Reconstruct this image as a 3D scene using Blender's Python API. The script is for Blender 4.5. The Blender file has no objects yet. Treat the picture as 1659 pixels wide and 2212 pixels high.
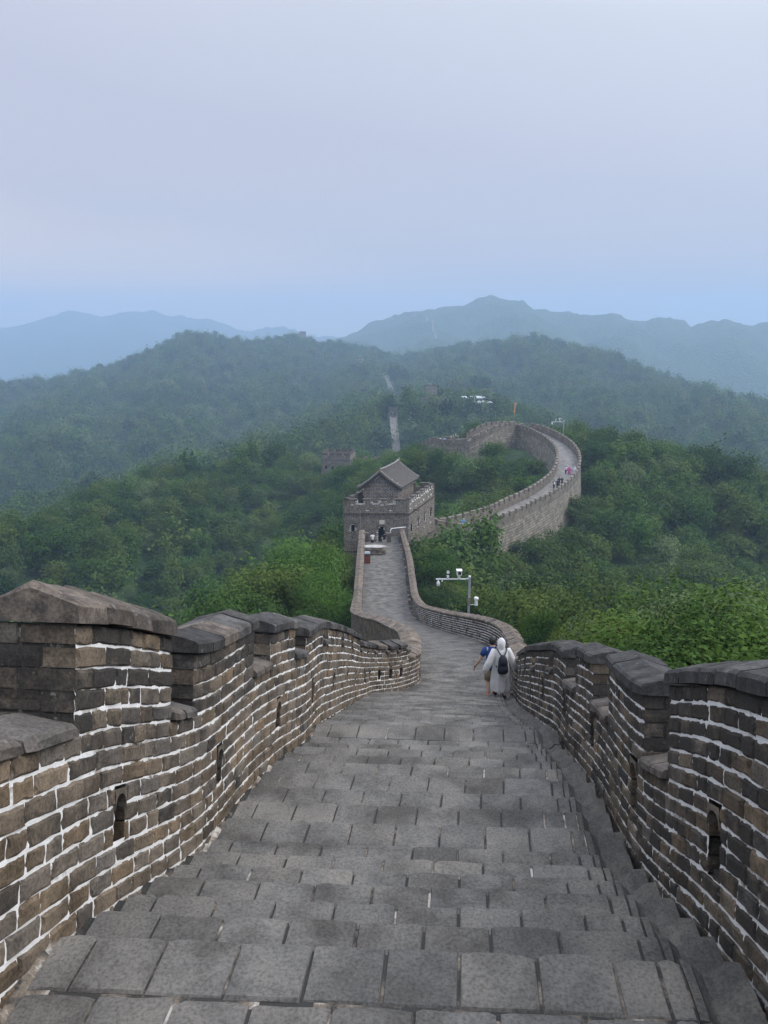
import bpy, math, random
import numpy as np
from mathutils import Vector, Matrix

rnd = random.Random(7)
sc = bpy.context.scene
COL = sc.collection

# ------------------------------------------------------------------ camera, sky, sun, exposure
F = 1645.0                                   # focal length, in pixels of a 1659 px wide frame
PITCH = math.atan(406.0 / F)
CP, SP = math.cos(PITCH), math.sin(PITCH)
cam_data = bpy.data.cameras.new('camera')
cam = bpy.data.objects.new('camera', cam_data)
COL.objects.link(cam)
cam_data.sensor_fit = 'HORIZONTAL'
cam_data.sensor_width = 36.0
cam_data.lens = 36.0 * F / 1659.0
cam_data.clip_start = 0.05
cam_data.clip_end = 30000.0
cam.location = (0, 0, 0)
cam.rotation_euler = (math.pi / 2 - PITCH, 0, 0)
sc.camera = cam

SUN_EL, SUN_AZ = math.radians(42), math.radians(88)      # azimuth clockwise from the view direction
world = bpy.data.worlds.new('World')
sc.world = world
world.use_nodes = True
wn, wl = world.node_tree.nodes, world.node_tree.links
wn.clear()
w_out = wn.new('ShaderNodeOutputWorld')
w_bg = wn.new('ShaderNodeBackground')
w_sky = wn.new('ShaderNodeTexSky')
w_sky.sky_type = 'NISHITA'
w_sky.sun_disc = False
w_sky.sun_elevation = SUN_EL
w_sky.sun_rotation = SUN_AZ
w_sky.air_density = 1.2
w_sky.dust_density = 6.0
w_sky.ozone_density = 2.0
w_sky.altitude = 600
w_geo = wn.new('ShaderNodeTexCoord')
w_sep = wn.new('ShaderNodeSeparateXYZ')
w_ramp = wn.new('ShaderNodeValToRGB')
w_mix = wn.new('ShaderNodeMix')
w_mix.data_type = 'RGBA'
w_noise = wn.new('ShaderNodeTexNoise')
w_noise.inputs['Scale'].default_value = 1.3
w_noise.inputs['Detail'].default_value = 3
w_add = wn.new('ShaderNodeMath')
w_add.operation = 'MULTIPLY_ADD'
w_add.inputs[1].default_value = 0.10
wl.new(w_geo.outputs['Generated'], w_sep.inputs[0])
wl.new(w_geo.outputs['Generated'], w_noise.inputs['Vector'])
wl.new(w_noise.outputs['Fac'], w_add.inputs[0])
wl.new(w_sep.outputs['Z'], w_add.inputs[2])
w_x = wn.new('ShaderNodeMath')                             # the veiled sun brightens the right of the sky
w_x.operation = 'MULTIPLY_ADD'
w_x.inputs[1].default_value = 0.16
wl.new(w_sep.outputs['X'], w_x.inputs[0])
wl.new(w_add.outputs[0], w_x.inputs[2])
wl.new(w_x.outputs[0], w_ramp.inputs[0])
r = w_ramp.color_ramp
SKYM = 8.7                                                # the overcast sheet, in the sky texture's units
r.elements[0].position = 0.03                              # an overcast sky brightens towards the zenith
r.elements[0].color = (0.84, 0.71, 0.68, 1)
r.elements[1].position = 1.0
r.elements[1].color = (1.80, 1.95, 2.30, 1)
for p_, c_ in ((0.14, (0.56, 0.55, 0.64)), (0.26, (0.545, 0.55, 0.655)), (0.42, (0.65, 0.675, 0.76)), (0.62, (0.98, 1.02, 1.12))):
    e = r.elements.new(p_)
    e.color = c_ + (1,)
w_mul = wn.new('ShaderNodeVectorMath')
w_mul.operation = 'SCALE'
w_mul.inputs['Scale'].default_value = SKYM
wl.new(w_ramp.outputs['Color'], w_mul.inputs[0])
w_mix.inputs['Factor'].default_value = 0.86
wl.new(w_sky.outputs['Color'], w_mix.inputs['A'])
wl.new(w_mul.outputs[0], w_mix.inputs['B'])
wl.new(w_mix.outputs['Result'], w_bg.inputs['Color'])
w_bg.inputs['Strength'].default_value = 0.115
wl.new(w_bg.outputs[0], w_out.inputs['Surface'])

sun_d = bpy.data.lights.new('sun', 'SUN')
sun_d.energy = 1.5
sun_d.angle = math.radians(35)
sun_d.color = (1.0, 0.95, 0.88)
sun = bpy.data.objects.new('sun', sun_d)
COL.objects.link(sun)
_dir = Vector((math.sin(SUN_AZ) * math.cos(SUN_EL), math.cos(SUN_AZ) * math.cos(SUN_EL), math.sin(SUN_EL)))
sun.rotation_euler = _dir.to_track_quat('Z', 'Y').to_euler()
sun.location = (60, 30, 80)

sc.view_settings.view_transform = 'Standard'
sc.view_settings.look = 'None'
sc.view_settings.exposure = 0.22
sc.view_settings.gamma = 1.0
sc.view_settings.use_curve_mapping = False
cy = sc.cycles
cy.use_denoising = True
cy.max_bounces = 4
cy.diffuse_bounces = 2
cy.glossy_bounces = 2
cy.transmission_bounces = 4
cy.transparent_max_bounces = 8
cy.volume_bounces = 1
cy.sample_clamp_indirect = 6.0
cy.use_adaptive_sampling = True
cy.adaptive_threshold = 0.02


# ------------------------------------------------------------------ helpers
def P(px, py, d):
    """a point seen at (px, py) of the 1659 x 2212 frame, d metres ahead"""
    a = (px - 829.5) / F
    b = -(py - 1106) / F
    q = d / (CP + b * SP)
    return Vector((a * q, d, q * (b * CP - SP)))


def tag(o, label=None, cat=None, group=None, kind=None):
    if label: o['label'] = label
    if cat: o['category'] = cat
    if group: o['group'] = group
    if kind: o['kind'] = kind
    return o


def empty(name, loc=(0, 0, 0), rz=0.0):
    o = bpy.data.objects.new(name, None)
    COL.objects.link(o)
    o.location = loc
    o.rotation_euler = (0, 0, rz)
    o.empty_display_size = 0.2
    return o


class MB:
    """collects faces; build() links them as ONE mesh object"""

    def __init__(self):
        self.v, self.f, self.t, self.uv = [], [], [], []
        self.hasuv = False

    def add(self, verts, faces, tint=(0.5, 0.5, 0.5), uvs=None):
        n = len(self.v)
        self.v.extend([tuple(p) for p in verts])
        for i, fc in enumerate(faces):
            self.f.append(tuple(n + k for k in fc))
            self.t.append(tint)
            if uvs is not None:
                self.hasuv = True
                self.uv.extend(uvs[i])
            else:
                self.uv.extend([(0, 0)] * len(fc))
        return self

    def box(self, c, s, rz=0.0, tint=(0.5, 0.5, 0.5), taper=1.0):
        cx, cy_, cz = c
        hx, hy, hz = s[0] / 2, s[1] / 2, s[2] / 2
        cr, sr = math.cos(rz), math.sin(rz)
        vs = []
        for z, k in ((-hz, 1.0), (hz, taper)):
            for x, y in ((-hx, -hy), (hx, -hy), (hx, hy), (-hx, hy)):
                x *= k; y *= k
                vs.append((cx + x * cr - y * sr, cy_ + x * sr + y * cr, cz + z))
        return self.add(vs, [(3, 2, 1, 0), (4, 5, 6, 7), (0, 1, 5, 4), (1, 2, 6, 5), (2, 3, 7, 6), (3, 0, 4, 7)], tint)

    def tube(self, pts, rad, n=8, cap=True, tint=(0.5, 0.5, 0.5)):
        pts = [Vector(p) for p in pts]
        if not hasattr(rad, '__len__'): rad = [rad] * len(pts)
        base = []
        prev = None
        for i, p in enumerate(pts):
            d = (pts[min(i + 1, len(pts) - 1)] - pts[max(i - 1, 0)]).normalized()
            if prev is None:
                a = Vector((1, 0, 0)) if abs(d.x) < 0.8 else Vector((0, 1, 0))
            else:
                a = prev
            u = (a - d * a.dot(d)).normalized()
            w = d.cross(u)
            prev = u
            for k in range(n):
                an = 2 * math.pi * k / n
                base.append(p + (u * math.cos(an) + w * math.sin(an)) * rad[i])
        fs = []
        for i in range(len(pts) - 1):
            for k in range(n):
                k2 = (k + 1) % n
                fs.append((i * n + k, i * n + k2, (i + 1) * n + k2, (i + 1) * n + k))
        if cap:
            fs.append(tuple(range(n - 1, -1, -1)))
            m = (len(pts) - 1) * n
            fs.append(tuple(m + k for k in range(n)))
        return self.add(base, fs, tint)

    def loft(self, rings, n=20, cap=(True, True), tint=(0.5, 0.5, 0.5), fold=None):
        """rings: (centre, rx, ry) ellipses across z; fold(i, angle) -> radius factor"""
        vs, fs = [], []
        for i, (c, rx, ry) in enumerate(rings):
            for k in range(n):
                an = 2 * math.pi * k / n
                q = fold(i, an) if fold else 1.0
                vs.append((c[0] + rx * q * math.cos(an), c[1] + ry * q * math.sin(an), c[2]))
        for i in range(len(rings) - 1):
            for k in range(n):
                k2 = (k + 1) % n
                fs.append((i * n + k, i * n + k2, (i + 1) * n + k2, (i + 1) * n + k))
        if cap[0]: fs.append(tuple(range(n - 1, -1, -1)))
        if cap[1]: fs.append(tuple((len(rings) - 1) * n + k for k in range(n)))
        return self.add(vs, fs, tint)

    def build(self, name, mat, parent=None, smooth=False, origin=None):
        me = bpy.data.meshes.new(name)
        vs = self.v
        if origin is not None:
            ox, oy, oz = origin
            vs = [(x - ox, y - oy, z - oz) for x, y, z in vs]
        me.from_pydata(vs, [], self.f)
        at = me.attributes.new('tint', 'FLOAT_COLOR', 'FACE')
        at.data.foreach_set('color', np.array([(a, b, c, 1.0) for a, b, c in self.t], dtype=np.float32).ravel())
        if self.hasuv:
            ul = me.uv_layers.new(name='UVMap')
            ul.data.foreach_set('uv', np.array(self.uv, dtype=np.float32).ravel())
        if smooth:
            me.polygons.foreach_set('use_smooth', [True] * len(me.polygons))
        me.materials.append(mat)
        o = bpy.data.objects.new(name, me)
        COL.objects.link(o)
        if origin is not None: o.location = origin
        if parent is not None: o.parent = parent
        return o


def np_mesh(name, verts, faces_flat, nper, mat, tint=None, smooth=False):
    me = bpy.data.meshes.new(name)
    nf = len(faces_flat) // nper
    me.vertices.add(len(verts))
    me.vertices.foreach_set('co', np.asarray(verts, dtype=np.float32).ravel())
    me.loops.add(len(faces_flat))
    me.loops.foreach_set('vertex_index', np.asarray(faces_flat, dtype=np.int32))
    me.polygons.add(nf)
    me.polygons.foreach_set('loop_start', np.arange(0, nf * nper, nper, dtype=np.int32))
    if tint is not None:
        at = me.attributes.new('tint', 'FLOAT_COLOR', 'FACE')
        at.data.foreach_set('color', np.asarray(tint, dtype=np.float32).ravel())
    me.update(calc_edges=True)
    if smooth:
        me.polygons.foreach_set('use_smooth', np.ones(nf, dtype=bool))
    me.materials.append(mat)
    return me


class Curve1:
    """smooth curve y -> value through knots (monotone-ish cubic Hermite)"""

    def __init__(self, pts):
        a = np.array(pts, dtype=float)
        self.x, self.y = a[:, 0], a[:, 1]
        dx = np.diff(self.x)
        s = np.diff(self.y) / dx
        m = np.zeros(len(self.x))
        m[0], m[-1] = s[0], s[-1]
        for i in range(1, len(m) - 1):
            m[i] = (s[i - 1] * dx[i] + s[i] * dx[i - 1]) / (dx[i] + dx[i - 1])
        self.m = m

    def __call__(self, q):
        q = np.asarray(q, dtype=float)
        i = np.clip(np.searchsorted(self.x, q) - 1, 0, len(self.x) - 2)
        h = self.x[i + 1] - self.x[i]
        t = np.clip((q - self.x[i]) / h, 0, 1)
        t2, t3 = t * t, t * t * t
        return ((2 * t3 - 3 * t2 + 1) * self.y[i] + (t3 - 2 * t2 + t) * h * self.m[i]
                + (-2 * t3 + 3 * t2) * self.y[i + 1] + (t3 - t2) * h * self.m[i + 1])


def vnoise(x, y, seed=0):
    xi, yi = np.floor(x), np.floor(y)
    fx, fy = x - xi, y - yi
    u, v = fx * fx * (3 - 2 * fx), fy * fy * (3 - 2 * fy)

    def hsh(a, b):
        q = np.sin(a * 127.1 + b * 311.7 + seed * 74.7) * 43758.5453
        return q - np.floor(q)
    return ((hsh(xi, yi) * (1 - u) + hsh(xi + 1, yi) * u) * (1 - v)
            + (hsh(xi, yi + 1) * (1 - u) + hsh(xi + 1, yi + 1) * u) * v)


def fbm(x, y, octv=4, seed=0, gain=0.5):
    t, a, s = 0, 1.0, 0
    for k in range(octv):
        t = t + a * vnoise(x * 2 ** k + 13.7 * k, y * 2 ** k + 7.3 * k, seed + k)
        s += a
        a *= gain
    return t / s


# ------------------------------------------------------------------ materials
def mat_new(name):
    m = bpy.data.materials.new(name)
    m.use_nodes = True
    n, l = m.node_tree.nodes, m.node_tree.links
    b = n['Principled BSDF']
    b.inputs['Roughness'].default_value = 0.85
    b.inputs['Specular IOR Level'].default_value = 0.25
    return m, n, l, b


def plain(name, col, rough=0.8, spec=0.25, metal=0.0, noise=0.12, scale=8.0):
    m, n, l, b = mat_new(name)
    b.inputs['Roughness'].default_value = rough
    b.inputs['Specular IOR Level'].default_value = spec
    b.inputs['Metallic'].default_value = metal
    tc = n.new('ShaderNodeTexCoord')
    no = n.new('ShaderNodeTexNoise')
    no.inputs['Scale'].default_value = scale
    no.inputs['Detail'].default_value = 4
    l.new(tc.outputs['Object'], no.inputs['Vector'])
    mx = n.new('ShaderNodeMix')
    mx.data_type = 'RGBA'
    mx.inputs['A'].default_value = tuple(c * (1 - noise * 2) for c in col) + (1,)
    mx.inputs['B'].default_value = tuple(min(1, c * (1 + noise * 2)) for c in col) + (1,)
    l.new(no.outputs['Fac'], mx.inputs['Factor'])
    l.new(mx.outputs['Result'], b.inputs['Base Color'])
    return m


def rampnode(n, stops):
    rp = n.new('ShaderNodeValToRGB')
    el = rp.color_ramp.elements
    el[0].position, el[0].color = stops[0][0], stops[0][1] + (1,)
    el[1].position, el[1].color = stops[-1][0], stops[-1][1] + (1,)
    for p_, c_ in stops[1:-1]:
        q = el.new(p_)
        q.color = c_ + (1,)
    return rp


def stone_mat(name, grey, brown, dark, bump=0.5, lichen=0.0, speck=0.35, stain_scale=3.0, bscale=22.0, pits=0.0):
    """tint.r: grey..brown, tint.g: light..dark weathering, tint.b: brightness"""
    m, n, l, b = mat_new(name)
    geo = n.new('ShaderNodeNewGeometry')
    at = n.new('ShaderNodeAttribute')
    at.attribute_name = 'tint'
    sep = n.new('ShaderNodeSeparateColor')
    l.new(at.outputs['Color'], sep.inputs[0])

    def noise(scale, det=5, rough=0.6):
        q = n.new('ShaderNodeTexNoise')
        q.inputs['Scale'].default_value = scale
        q.inputs['Detail'].default_value = det
        q.inputs['Roughness'].default_value = rough
        l.new(geo.outputs['Position'], q.inputs['Vector'])
        return q

    def mix(a, b_, f, typ='MIX'):
        q = n.new('ShaderNodeMix')
        q.data_type = 'RGBA'
        q.blend_type = typ
        for s, v in (('A', a), ('B', b_), ('Factor', f)):
            if isinstance(v, tuple): q.inputs[s].default_value = v + (1,)
            elif isinstance(v, float): q.inputs[s].default_value = v
            else: l.new(v, q.inputs[s])
        return q.outputs['Result']

    def math2(op, a, b_, clamp=False):
        q = n.new('ShaderNodeMath')
        q.operation = op
        q.use_clamp = clamp
        for i, v in enumerate((a, b_)):
            if isinstance(v, float): q.inputs[i].default_value = v
            else: l.new(v, q.inputs[i])
        return q.outputs[0]

    base = mix(grey, brown, sep.outputs[0])
    br = math2('MULTIPLY_ADD', sep.outputs[2], 0.7)
    br.node.inputs[2].default_value = 0.65
    c1 = mix(base, br, 1.0, 'MULTIPLY')
    n1 = noise(stain_scale)
    r1 = rampnode(n, [(0.36, (0.55, 0.54, 0.53)), (0.52, (0.95, 0.95, 0.95)), (0.68, (1.25, 1.22, 1.17))])
    l.new(n1.outputs['Fac'], r1.inputs[0])
    c2 = mix(c1, r1.outputs[0], 1.0, 'MULTIPLY')
    n2 = noise(stain_scale * 2.3, 6, 0.65)
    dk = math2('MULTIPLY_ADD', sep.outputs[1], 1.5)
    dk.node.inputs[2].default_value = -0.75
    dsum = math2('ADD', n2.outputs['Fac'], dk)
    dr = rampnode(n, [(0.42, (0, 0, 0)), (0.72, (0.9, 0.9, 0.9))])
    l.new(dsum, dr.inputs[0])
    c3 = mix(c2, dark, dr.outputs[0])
    n3 = noise(48.0, 4, 0.7)
    r3 = rampnode(n, [(0.36, (1 - speck,) * 3), (0.5, (1.0,) * 3), (0.66, (1 + speck * .7,) * 3)])
    l.new(n3.outputs['Fac'], r3.inputs[0])
    c4 = mix(c3, r3.outputs[0], 1.0, 'MULTIPLY')
    if lichen > 0:
        n4 = noise(9.0, 4, 0.7)
        r4 = rampnode(n, [(0.70 - 0.05 * lichen, (0, 0, 0)), (0.76 - 0.05 * lichen, (0.75, 0.75, 0.75))])
        l.new(n4.outputs['Fac'], r4.inputs[0])
        lf = math2('MULTIPLY', r4.outputs[0], sep.outputs[1])
        c4 = mix(c4, (0.36, 0.35, 0.32), lf)
    l.new(c4, b.inputs['Base Color'])
    bp = n.new('ShaderNodeBump')
    bp.inputs['Strength'].default_value = bump
    bp.inputs['Distance'].default_value = 0.012
    nb = noise(bscale, 7, 0.7)
    hgt = nb.outputs['Fac']
    if pits > 0:
        nv = n.new('ShaderNodeTexVoronoi')
        nv.inputs['Scale'].default_value = 34.0
        l.new(geo.outputs['Position'], nv.inputs['Vector'])
        rv = rampnode(n, [(0.0, (0, 0, 0)), (0.16, (1, 1, 1))])
        l.new(nv.outputs['Distance'], rv.inputs[0])
        hgt = math2('MULTIPLY_ADD', rv.outputs[0], pits)
        l.new(nb.outputs['Fac'], hgt.node.inputs[2])
    l.new(hgt, bp.inputs['Height'])
    l.new(bp.outputs[0], b.inputs['Normal'])
    b.inputs['Roughness'].default_value = 0.9
    return m


M = {}
M['brick'] = stone_mat('old_grey_brown_brick', (0.150, 0.142, 0.133), (0.190, 0.142, 0.094), (0.042, 0.039, 0.036),
                       bump=0.8, lichen=1.0)
M['cap'] = stone_mat('weathered_coping_stone', (0.088, 0.087, 0.087), (0.20, 0.16, 0.125), (0.034, 0.033, 0.033),
                     bump=1.0, lichen=1.3, stain_scale=4.0, bscale=11.0)
M['slab'] = stone_mat('worn_grey_paving', (0.168, 0.161, 0.150), (0.182, 0.169, 0.150), (0.090, 0.086, 0.080),
                      bump=0.8, speck=0.34, stain_scale=1.7, bscale=30.0, pits=0.35)


def mortar_mat(name, white, tan, dark, scale=11.0):
    m, n, l, b = mat_new(name)
    geo = n.new('ShaderNodeNewGeometry')
    at = n.new('ShaderNodeAttribute')
    at.attribute_name = 'tint'
    sep = n.new('ShaderNodeSeparateColor')
    l.new(at.outputs['Color'], sep.inputs[0])
    no = n.new('ShaderNodeTexNoise')
    no.inputs['Scale'].default_value = scale
    no.inputs['Detail'].default_value = 6
    no.inputs['Roughness'].default_value = 0.7
    l.new(geo.outputs['Position'], no.inputs['Vector'])
    ad = n.new('ShaderNodeMath')
    ad.operation = 'MULTIPLY_ADD'
    ad.inputs[1].default_value = 1.2
    ad.inputs[2].default_value = -0.6
    l.new(sep.outputs[0], ad.inputs[0])
    a2 = n.new('ShaderNodeMath')
    l.new(ad.outputs[0], a2.inputs[0])
    l.new(no.outputs['Fac'], a2.inputs[1])
    rp = rampnode(n, [(0.36, dark), (0.50, tan), (0.60, white)])
    l.new(a2.outputs[0], rp.inputs[0])
    l.new(rp.outputs[0], b.inputs['Base Color'])
    bp = n.new('ShaderNodeBump')
    bp.inputs['Strength'].default_value = 0.8
    bp.inputs['Distance'].default_value = 0.01
    n2 = n.new('ShaderNodeTexNoise')
    n2.inputs['Scale'].default_value = 70
    n2.inputs['Detail'].default_value = 5
    l.new(geo.outputs['Position'], n2.inputs['Vector'])
    l.new(n2.outputs['Fac'], bp.inputs['Height'])
    l.new(bp.outputs[0], b.inputs['Normal'])
    b.inputs['Roughness'].default_value = 0.95
    return m


M['mortar'] = mortar_mat('white_lime_mortar', (0.84, 0.83, 0.81), (0.50, 0.46, 0.41), (0.06, 0.055, 0.05))
M['joint'] = mortar_mat('paving_joint_fill', (0.50, 0.47, 0.42), (0.22, 0.18, 0.14), (0.05, 0.048, 0.045), scale=5.0)


def brickwork_mat(name, c1, c2, mortar, bw=0.42, bh=0.125, ms=0.012, soft=0.3, bump=0.5):
    """masonry too far away to tell its bricks apart; UVs in metres"""
    m, n, l, b = mat_new(name)
    uv = n.new('ShaderNodeUVMap')
    bt = n.new('ShaderNodeTexBrick')
    bt.inputs['Scale'].default_value = 1.0
    bt.inputs['Color1'].default_value = c1 + (1,)
    bt.inputs['Color2'].default_value = c2 + (1,)
    bt.inputs['Mortar'].default_value = mortar + (1,)
    bt.inputs['Mortar Size'].default_value = ms
    bt.inputs['Mortar Smooth'].default_value = soft
    bt.inputs['Brick Width'].default_value = bw
    bt.inputs['Row Height'].default_value = bh
    geo = n.new('ShaderNodeNewGeometry')
    wv = n.new('ShaderNodeTexNoise')
    wv.inputs['Scale'].default_value = 1.5
    l.new(geo.outputs['Position'], wv.inputs['Vector'])
    vm = n.new('ShaderNodeVectorMath')
    vm.operation = 'MULTIPLY_ADD'
    vm.inputs[1].default_value = (0.25 * bw, 0.25 * bw, 0)
    l.new(wv.outputs['Color'], vm.inputs[0])
    l.new(uv.outputs['UV'], vm.inputs[2])
    l.new(vm.outputs[0], bt.inputs['Vector'])
    no = n.new('ShaderNodeTexNoise')
    no.inputs['Scale'].default_value = 0.8
    no.inputs['Detail'].default_value = 7
    no.inputs['Roughness'].default_value = 0.7
    l.new(geo.outputs['Position'], no.inputs['Vector'])
    rp = rampnode(n, [(0.32, (0.55, 0.53, 0.50)), (0.68, (1.25, 1.22, 1.15))])
    l.new(no.outputs['Fac'], rp.inputs[0])
    mx = n.new('ShaderNodeMix')
    mx.data_type = 'RGBA'
    mx.blend_type = 'MULTIPLY'
    mx.inputs['Factor'].default_value = 1.0
    l.new(bt.outputs['Color'], mx.inputs['A'])
    l.new(rp.outputs[0], mx.inputs['B'])
    l.new(mx.outputs['Result'], b.inputs['Base Color'])
    bp = n.new('ShaderNodeBump')
    bp.inputs['Strength'].default_value = bump
    bp.inputs['Distance'].default_value = 0.02
    bp.invert = True
    l.new(bt.outputs['Fac'], bp.inputs['Height'])
    l.new(bp.outputs[0], b.inputs['Normal'])
    b.inputs['Roughness'].default_value = 0.92
    return m


M['farbrick'] = brickwork_mat('far_brickwork', (0.20, 0.17, 0.14), (0.15, 0.13, 0.115), (0.34, 0.32, 0.29))
M['farstone'] = brickwork_mat('far_ashlar', (0.36, 0.325, 0.27), (0.22, 0.205, 0.18), (0.11, 0.10, 0.09), bw=0.95, bh=0.45, ms=0.045, bump=1.0)
M['farroad'] = brickwork_mat('far_paving', (0.27, 0.26, 0.255), (0.22, 0.215, 0.21), (0.17, 0.165, 0.16), bw=0.4, bh=0.3)
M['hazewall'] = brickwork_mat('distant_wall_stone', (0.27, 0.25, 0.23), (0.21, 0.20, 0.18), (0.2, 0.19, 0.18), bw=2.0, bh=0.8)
M['metal_white'] = plain('white_painted_metal', (0.78, 0.79, 0.80), 0.4, 0.5, noise=0.03)
M['metal_grey'] = plain('galvanised_steel', (0.42, 0.44, 0.47), 0.45, 0.5, 0.4, noise=0.06)
M['metal_dark'] = plain('dark_plastic', (0.03, 0.03, 0.035), 0.4, 0.5, noise=0.05)
M['roof'] = plain('grey_clay_tile', (0.165, 0.152, 0.138), 0.85, noise=0.25, scale=4.0)
M['ridge'] = plain('pale_ridge_tile', (0.25, 0.235, 0.215), 0.85, noise=0.2, scale=4.0)
M['deck'] = plain('dark_roof_bed', (0.070, 0.064, 0.058), 0.9, noise=0.2)
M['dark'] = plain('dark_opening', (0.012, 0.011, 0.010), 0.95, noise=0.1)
M['bark'] = plain('grey_brown_bark', (0.10, 0.082, 0.065), 0.95, noise=0.25, scale=9.0)


def leaf_mat(name, dark, bright, yellow):
    m, n, l, b = mat_new(name)
    at = n.new('ShaderNodeAttribute')
    at.attribute_name = 'tint'
    sep = n.new('ShaderNodeSeparateColor')
    l.new(at.outputs['Color'], sep.inputs[0])
    oi = n.new('ShaderNodeObjectInfo')
    rp = rampnode(n, [(0.0, dark), (1.0, bright)])
    a = n.new('ShaderNodeMath')
    a.operation = 'MULTIPLY_ADD'
    a.inputs[1].default_value = 0.45
    a.use_clamp = True
    l.new(sep.outputs[0], a.inputs[0])
    a0 = n.new('ShaderNodeMath')
    a0.operation = 'MULTIPLY'
    a0.inputs[1].default_value = 0.42
    l.new(oi.outputs['Random'], a0.inputs[0])
    rn = n.new('ShaderNodeTexNoise')
    rn.inputs['Scale'].default_value = 0.045
    rn.inputs['Detail'].default_value = 3
    l.new(oi.outputs['Location'], rn.inputs['Vector'])
    rm = n.new('ShaderNodeMapRange')
    rm.inputs['From Min'].default_value = 0.35
    rm.inputs['From Max'].default_value = 0.68
    rm.inputs['To Min'].default_value = -0.16
    rm.inputs['To Max'].default_value = 0.40
    l.new(rn.outputs['Fac'], rm.inputs['Value'])
    a1 = n.new('ShaderNodeMath')
    l.new(a0.outputs[0], a1.inputs[0])
    l.new(rm.outputs[0], a1.inputs[1])
    l.new(a1.outputs[0], a.inputs[2])
    l.new(a.outputs[0], rp.inputs[0])
    # some trees are yellower, some bluer
    wv = n.new('ShaderNodeMath')
    wv.operation = 'MULTIPLY'
    wv.inputs[1].default_value = 7.31
    l.new(oi.outputs['Random'], wv.inputs[0])
    fr = n.new('ShaderNodeMath')
    fr.operation = 'FRACT'
    l.new(wv.outputs[0], fr.inputs[0])
    pw = n.new('ShaderNodeMath')
    pw.operation = 'POWER'
    pw.inputs[1].default_value = 2.2
    l.new(fr.outputs[0], pw.inputs[0])
    mp = n.new('ShaderNodeMath')
    mp.operation = 'MULTIPLY'
    mp.inputs[1].default_value = 0.75
    l.new(pw.outputs[0], mp.inputs[0])
    mx = n.new('ShaderNodeMix')
    mx.data_type = 'RGBA'
    mx.inputs['B'].default_value = yellow + (1,)
    l.new(rp.outputs[0], mx.inputs['A'])
    l.new(mp.outputs[0], mx.inputs['Factor'])
    w3 = n.new('ShaderNodeMath')
    w3.operation = 'MULTIPLY'
    w3.inputs[1].default_value = 13.7
    l.new(oi.outputs['Random'], w3.inputs[0])
    f3 = n.new('ShaderNodeMath')
    f3.operation = 'FRACT'
    l.new(w3.outputs[0], f3.inputs[0])
    g3 = n.new('ShaderNodeMapRange')
    g3.inputs['From Min'].default_value = 0.86
    g3.inputs['From Max'].default_value = 1.0
    g3.inputs['To Max'].default_value = 0.55
    l.new(f3.outputs[0], g3.inputs['Value'])
    mx2 = n.new('ShaderNodeMix')
    mx2.data_type = 'RGBA'
    mx2.inputs['B'].default_value = (0.20, 0.26, 0.13, 1)
    l.new(mx.outputs['Result'], mx2.inputs['A'])
    l.new(g3.outputs[0], mx2.inputs['Factor'])
    mx = mx2
    l.new(mx.outputs['Result'], b.inputs['Base Color'])
    b.inputs['Roughness'].default_value = 0.6
    b.inputs['Specular IOR Level'].default_value = 0.08
    tr = n.new('ShaderNodeBsdfTranslucent')
    l.new(mx.outputs['Result'], tr.inputs['Color'])
    ms = n.new('ShaderNodeMixShader')
    ms.inputs[0].default_value = 0.25
    out = n['Material Output']
    l.new(b.outputs[0], ms.inputs[1])
    l.new(tr.outputs[0], ms.inputs[2])
    l.new(ms.outputs[0], out.inputs['Surface'])
    return m


M['leaf'] = leaf_mat('green_leaves', (0.007, 0.025, 0.010), (0.084, 0.172, 0.026), (0.135, 0.172, 0.038))

m, n, l, b = mat_new('wooded_ground')
geo = n.new('ShaderNodeNewGeometry')
no = n.new('ShaderNodeTexNoise')
no.inputs['Scale'].default_value = 0.11
no.inputs['Detail'].default_value = 9
no.inputs['Roughness'].default_value = 0.72
l.new(geo.outputs['Position'], no.inputs['Vector'])
rp = rampnode(n, [(0.34, (0.020, 0.040, 0.014)), (0.55, (0.045, 0.082, 0.026)), (0.72, (0.085, 0.125, 0.04))])
l.new(no.outputs['Fac'], rp.inputs[0])
l.new(rp.outputs[0], b.inputs['Base Color'])
vo = n.new('ShaderNodeTexVoronoi')
vo.inputs['Scale'].default_value = 0.16
l.new(geo.outputs['Position'], vo.inputs['Vector'])
bp = n.new('ShaderNodeBump')
bp.inputs['Strength'].default_value = 1.0
bp.inputs['Distance'].default_value = 5.0
bp.invert = True
l.new(vo.outputs['Distance'], bp.inputs['Height'])
l.new(bp.outputs[0], b.inputs['Normal'])
M['ground'] = m

# ------------------------------------------------------------------ the line of the wall
LX = Curve1([(-5, -2.85), (0, -2.25), (3.19, -1.95), (6.64, -1.58), (10.1, -1.05), (12.6, -.83), (17.3, -.48), (19.3, -.15), (20.3, .5),
             (21.2, .98), (23, 1.17), (25.2, 1.2), (28, 1.05), (30.6, .62), (34.3, .06), (36.7, -.5), (40.9, -1.2), (48, -1.55),
             (56, -1.75), (69, -1.96), (88, -2.3)])
RX = Curve1([(-5, 1.5), (0, 1.85), (3.3, 2.03), (5.9, 2.3), (7.24, 2.4), (10, 2.6), (14.4, 2.95), (20, 3.71), (25, 4.3), (28, 4.55),
             (31, 4.5), (35, 4.0), (40, 3.2), (46, 2.5), (54, 2.2), (62, 2.2), (70, 2.2), (88, 1.85)])
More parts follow.
